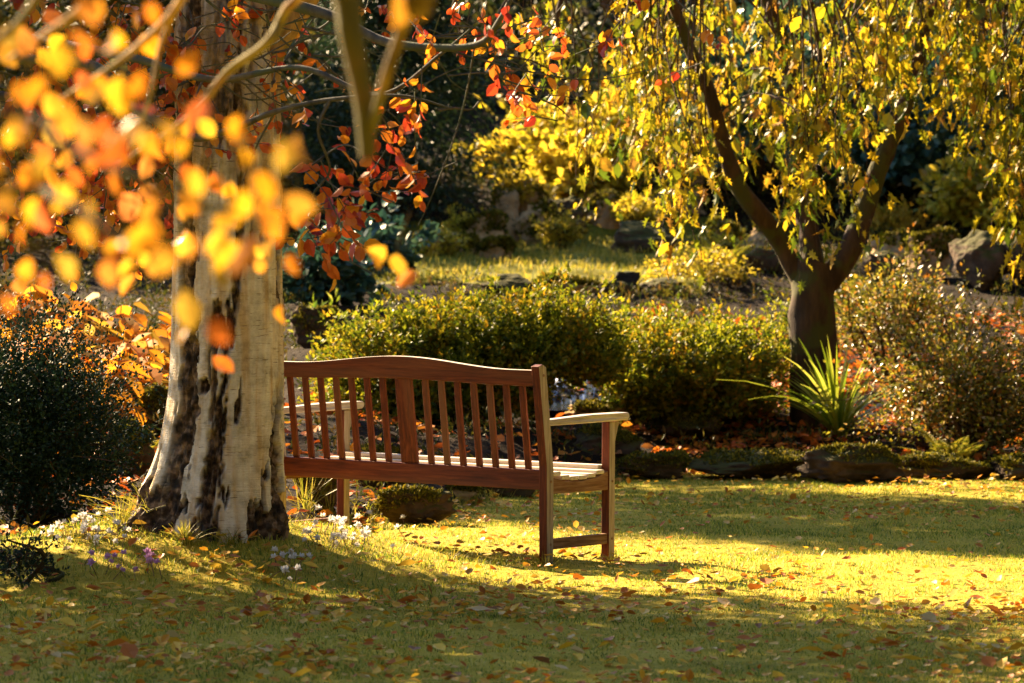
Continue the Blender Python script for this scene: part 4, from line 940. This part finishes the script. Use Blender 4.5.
for (px, py, Y, sx, sy, n, s) in [(385, 130, 17, 14, 12, 45, .06), (392, 180, 17, 14, 14, 50, .06), (330, 225, 17.2, 14, 18, 70, .065), (320, 190, 17.2, 8, 14, 20, .06), (355, 195, 17.1, 14, 10, 25, .055),
                                  (290, 90, 17.3, 20, 20, 16, .06), (240, 130, 17.2, 22, 14, 22, .06), (430, 70, 16.8, 30, 25, 26, .05), (540, 85, 16.9, 35, 16, 36, .055), (520, 20, 16.6, 40, 20, 26, .05), (640, 15, 17, 70, 12, 16, .05),
                                  (130, 70, 18.6, 70, 45, 300, .06), (90, 150, 19.3, 60, 40, 260, .06), (60, 60, 18.8, 50, 40, 180, .06), (160, 165, 19.4, 40, 30, 130, .06), (215, 30, 19.4, 40, 25, 90, .055), (300, 25, 18.5, 60, 30, 70, .05), (420, 15, 18.5, 60, 22, 80, .05), (560, 30, 18, 60, 25, 40, .05), (250, 70, 18.8, 50, 40, 60, .05), (120, 190, 20, 60, 30, 160, .055), (40, 130, 19.6, 40, 60, 160, .055), (60, 205, 20.2, 50, 16, 80, .06)]:
    cluster(px, py, Y, sx, sy, n, s)
lf.merge(tw, 1); lf.build('foliage', [M['redleaf'], M['greybark']], cherry)
mb = MB()
for (c, r, n) in (((-5.0, 20.6, 3.5), (2.1, 1.5, 1.25), 15000), ((-4.2, 22.3, 4.1), (1.4, 1.2, 1.0), 4500), ((-6.2, 19.2, 3.6), (1.7, 1.4, 1.2), 6500)):
    for i in range(n // 12):
        d = rdir(1)[0] * rng.random() ** .35; p0 = np.array(c) + d * np.array(r); leaves(mb, p0 + rng.normal(0, .11, (12, 3)), rdir(12) + np.array((0, 0, -.6)), rdir(12), rng.uniform(.08, .135, 12), T_DIAMOND)
    for i in range(12):
        d = rdir(1)[0]; tube(mb, smooth_path([(CX, CY, cz + 2.6), (np.array((CX, CY, cz + 2.9)) + np.array(c)) / 2, np.array(c) + d * np.array(r) * .8], 5), .03, .005, 5, .1, m=1)
mb.build('crown', [M['shadeleaf'], M['greybark']], cherry)

# ------------------------------------------------------------------ near beech whose boughs hang in front of the lens, out of focus
beech = empty('beech_tree', (0, 0, 0), 'near beech with blurred yellow and orange leaves hanging into the upper left', 'tree')
mb = MB(); tube(mb, smooth_path([(-2.3, 6.2, -.1), (-2.3, 6.2, 1), (-2.25, 6.2, 2.2), (-2.1, 6.3, 4)], 8), .17, .09, 14, .1); mb.build('trunk', M['greybark'], beech, True)
def nb(pts, r0, r1, mat): 
    mb = MB(); s = smooth_path(pts, 8); tube(mb, s, r0, r1, 8, .12); mb.build('limb', M[mat], beech, True); return s
nb([(-2.2, 6.2, 2.3), (-1.2, 6.8, 2.35), P(250, -90, 7.2), P(335, -30, 7.4), P(352, 40, 7.4), P(364, 100, 7.4), P(368, 158, 7.4)], .035, .013, 'olivebark')
nb([P(415, -40, 7.0), P(405, 20, 7.2), P(385, 80, 7.3), P(372, 130, 7.4)], .012, .008, 'olivebark')
nb([P(250, -90, 7.2), P(340, -60, 6.4), P(410, -30, 6.0), P(418, 10, 6.0), P(430, -10, 6.0)], .03, .012, 'olivebark')
nb([(-2.25, 6.2, 2.0), (-1.6, 7.6, 2.2), P(340, -80, 9.0), P(288, 8, 9.4), P(268, 42, 9.4), P(230, 70, 9.5), P(205, 100, 9.5), P(175, 128, 9.5), P(120, 165, 9.5)], .014, .005, 'tanbark')
nb([P(200, -40, 8.0), P(175, 10, 8.2), P(140, 45, 8.3), P(100, 75, 8.4), P(60, 100, 8.5)], .009, .004, 'tanbark')
nb([P(120, -40, 7), P(80, 10, 7.2), P(45, 35, 7.3), P(10, 60, 7.4)], .009, .004, 'tanbark')
nb([P(60, -40, 7), P(30, 10, 7.2), P(0, 40, 7.3), P(-40, 60, 7.4)], .009, .004, 'olivebark')
nb([P(205, -40, 8.6), P(165, 35, 8.8), P(150, 100, 8.8), P(130, 150, 9)], .006, .003, 'tanbark')
nb([(-2.25, 6.2, 1.4), (-1.2, 5.4, 1.75), P(-20, 110, 5.2), P(70, 150, 5.1), P(150, 185, 5.0), P(230, 215, 5.0), P(290, 225, 5.0)], .009, .002, 'olivebark')
nb([(-2.25, 6.2, 1.2), (-1.3, 5.6, 1.6), P(-20, 190, 5.6), P(60, 200, 5.5), P(130, 245, 5.4), P(190, 270, 5.4)], .008, .002, 'olivebark')
lf = MB(); tw = MB()
def near_leaf(px, py, Y, size_px, ax=None):
    p = P(px, py, Y); s = size_px / F * Y
    a = np.array(ax if ax is not None else (rng.normal(0, .6), rng.normal(0, .4), -1)); a = unit(a); 
    nr = unit(np.array((rng.normal(0, .7), -.9, rng.normal(.2, .5))))
    tv = T_OVAL[0] * np.array((rng.uniform(.75, 1.35), 1, 1)); tv = tv + np.stack([rng.normal(0, .12) * tv[:, 1] ** 2, 0 * tv[:, 1], rng.normal(0, .3) * tv[:, 1] ** 2 + rng.normal(.2, .4) * np.abs(tv[:, 0])], -1)
    leaves(lf, [p - a * s * .5], [a], [nr], s, (tv, T_OVAL[1])); tube(tw, [p - a * s * .5, p - a * s * .75 + np.array((0, 0, .01)), p - a * s * 1.7 + rng.normal(0, .02, 3) + np.array((-.02, 0, .02))], .0012, .0018, 4)
for (x, y, s) in [(245, 255, 62), (190, 305, 50), (193, 110, 46), (230, 265, 55), (285, 155, 42), (262, 180, 44), (295, 205, 40), (240, 205, 42), (120, 90, 50), (90, 10, 44), (62, 58, 42), (75, 120, 44), (105, 150, 50), (130, 130, 40), (45, 215, 44), (20, 130, 40),
                  (150, 215, 38), (215, 185, 38), (110, 275, 34), (140, 240, 44), (165, 260, 40), (15, 200, 46), (60, 190, 40), (85, 230, 36), (270, 215, 46), (225, 225, 44), (295, 150, 38), (80, 45, 36), (40, 90, 40), (135, 80, 34), (170, 130, 38)]:
    near_leaf(x + rng.normal(0, 3), y + rng.normal(0, 3), rng.uniform(4.9, 6.4), s * .84)
for _ in range(125):
    px = rng.uniform(-20, 300); py = rng.normal(140 + .15 * px, 78)
    if px > 215 and py < 120: continue
    near_leaf(px, py, rng.uniform(5.2, 10.0), rng.uniform(16, 34))
for (x, y, s, Y) in [(373, 258, 24, 9), (397, 265, 26, 8.8), (408, 280, 26, 9), (395, 10, 40, 6), (425, 5, 40, 6), (150, 45, 26, 9), (135, 20, 22, 9)]: near_leaf(x, y, Y, s)
for _ in range(220):     # the rest of its crown, outside the picture
    p = np.array((-2.3, 6.3, 3.2)) + rdir(1)[0] * np.array((1.3, 1.2, 1.1)) * rng.random() ** .4
    leaves(lf, p + rng.normal(0, .1, (8, 3)), rdir(8) + np.array((0, 0, -.6)), rdir(8), .06, T_OVAL)
lf.merge(tw, 1); lf.build('foliage', [M['front'], M['olivebark']], beech)

# ------------------------------------------------------------------ background trees
def bg_tree(loc, h, r, label, mat, n, size, seed, cat='tree', T=T_DIAMOND, low=.15, name='evergreen_tree', lump=.3, cone=False, bark='brownbark', drift=(0, 0)):
    g = np.random.default_rng(seed); root = empty(name, loc, label, cat)
    mb = MB(); tube(mb, smooth_path([(0, 0, -.2), (.05, 0, h * .3), (-.03, .04, h * .6), (.02, 0, h * .93)], 6), .045 * h ** .8, .015, 10, .1); mb.build('trunk', M[bark], root, True)
    mb = MB(); per = 14; m = n // per
    for i in range(m):
        t = g.random() ** .8; z = h * (low + (1 - low) * t); rr = r * ((1 - t) ** .8 + .05 if cone else math.sqrt(max(.05, 1 - (2 * t - .85) ** 2 * .8)))
        a = g.uniform(0, 6.28); k = (.45 + .55 * g.random() ** .5) * (1 + lump * float(vn(math.cos(a) * 2 + seed, math.sin(a) * 2, z * 1.3)))
        c = np.array((math.cos(a) * rr * k + drift[0] * t, math.sin(a) * rr * k + drift[1] * t, z)); d = unit(np.array((math.cos(a), math.sin(a), -.35 if cone else .1)))
        pp = c + g.normal(0, 1, (per, 3)) * np.array((.16, .16, .09)) * (size / .08); 
        leaves(mb, pp, d + .8 * rdir(per), rdir(per) * .7 + np.array((0, 0, .6)), g.uniform(size * .7, size * 1.3, per), T)
    mb.build('crown', M[mat], root); return root
def gb(px, Y, dz=0): x = (px - 512) / F * Y; return (x, Y, float(gz(x, Y)) + dz)
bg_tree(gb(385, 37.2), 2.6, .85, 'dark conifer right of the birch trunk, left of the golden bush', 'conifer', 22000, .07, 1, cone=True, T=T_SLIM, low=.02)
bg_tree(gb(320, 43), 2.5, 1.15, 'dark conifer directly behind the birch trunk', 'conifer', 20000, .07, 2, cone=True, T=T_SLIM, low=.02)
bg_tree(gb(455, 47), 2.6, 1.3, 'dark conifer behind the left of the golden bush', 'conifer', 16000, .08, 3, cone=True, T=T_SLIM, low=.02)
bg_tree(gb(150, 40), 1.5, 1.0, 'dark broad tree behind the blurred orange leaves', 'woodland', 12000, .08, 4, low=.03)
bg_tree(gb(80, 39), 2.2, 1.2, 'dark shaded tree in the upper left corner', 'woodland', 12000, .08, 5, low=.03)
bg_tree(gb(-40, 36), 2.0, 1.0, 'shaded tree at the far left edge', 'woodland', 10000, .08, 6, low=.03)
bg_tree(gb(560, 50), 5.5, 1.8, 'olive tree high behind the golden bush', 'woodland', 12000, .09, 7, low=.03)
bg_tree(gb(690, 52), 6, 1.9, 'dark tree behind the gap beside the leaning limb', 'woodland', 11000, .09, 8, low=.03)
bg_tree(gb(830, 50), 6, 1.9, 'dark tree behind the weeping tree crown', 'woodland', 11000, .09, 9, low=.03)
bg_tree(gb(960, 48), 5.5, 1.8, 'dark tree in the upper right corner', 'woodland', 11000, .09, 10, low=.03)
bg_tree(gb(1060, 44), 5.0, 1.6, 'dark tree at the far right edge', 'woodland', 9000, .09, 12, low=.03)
ug = MB()
n = 6500; Y = rng.uniform(37.3, 60, n); X = rng.uniform(-1, 1, n) * (.12 * Y + 1); k = ~((X > -1.2) & (X < 2.3) & (Y < 41)); X, Y = X[k], Y[k]; n = len(X)
c = np.stack([X, Y, gz(X, Y)], -1); pp = (c[:, None] + rng.normal(0, 1, (n, 14, 3)) * np.array((.16, .16, .12)) + np.array((0, 0, .12))).reshape(-1, 3)
leaves(ug, pp, rdir(len(pp)) + np.array((0, -.3, .5)), rdir(len(pp)) + np.array((0, 0, .6)), rng.uniform(.07, .14, len(pp)), T_DIAMOND)
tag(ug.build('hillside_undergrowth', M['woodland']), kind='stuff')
# unseen trees added behind the camera and on both sides to block sky light
wd = MB(); g = np.random.default_rng(77)
def blocker_edge(x0, y0, x1, y1, h, n):
    t = g.random(n); c = np.stack([x0 + (x1 - x0) * t + g.normal(0, 1.2, n), y0 + (y1 - y0) * t + g.normal(0, 1.2, n), h * g.random(n) ** .85], -1)
    c[:, 2] *= .8 + .25 * vn(t * 9, 3.)
    pp = (c[:, None] + g.normal(0, .45, (n, 6, 3))).reshape(-1, 3); leaves(wd, pp, rdir(len(pp)), rdir(len(pp)), g.uniform(.35, .7, len(pp)), T_DIAMOND)
blocker_edge(12.5, -10, 12.5, 48, 21, 9500); blocker_edge(-14, -12, -14, 10, 19, 4500); blocker_edge(-14, -9, 13, -9, 21, 6500)
tag(wd.build('added_sky_blocker_trees', M['woodland']), kind='stuff')
bg_tree((-4.8, 29.65, float(gz(-4.8, 29.65))), 5.7, 1.35, 'tree beyond the left edge shading the far lawn', 'shadeleaf', 14000, .12, 11, low=.62, name='cherry_tree')
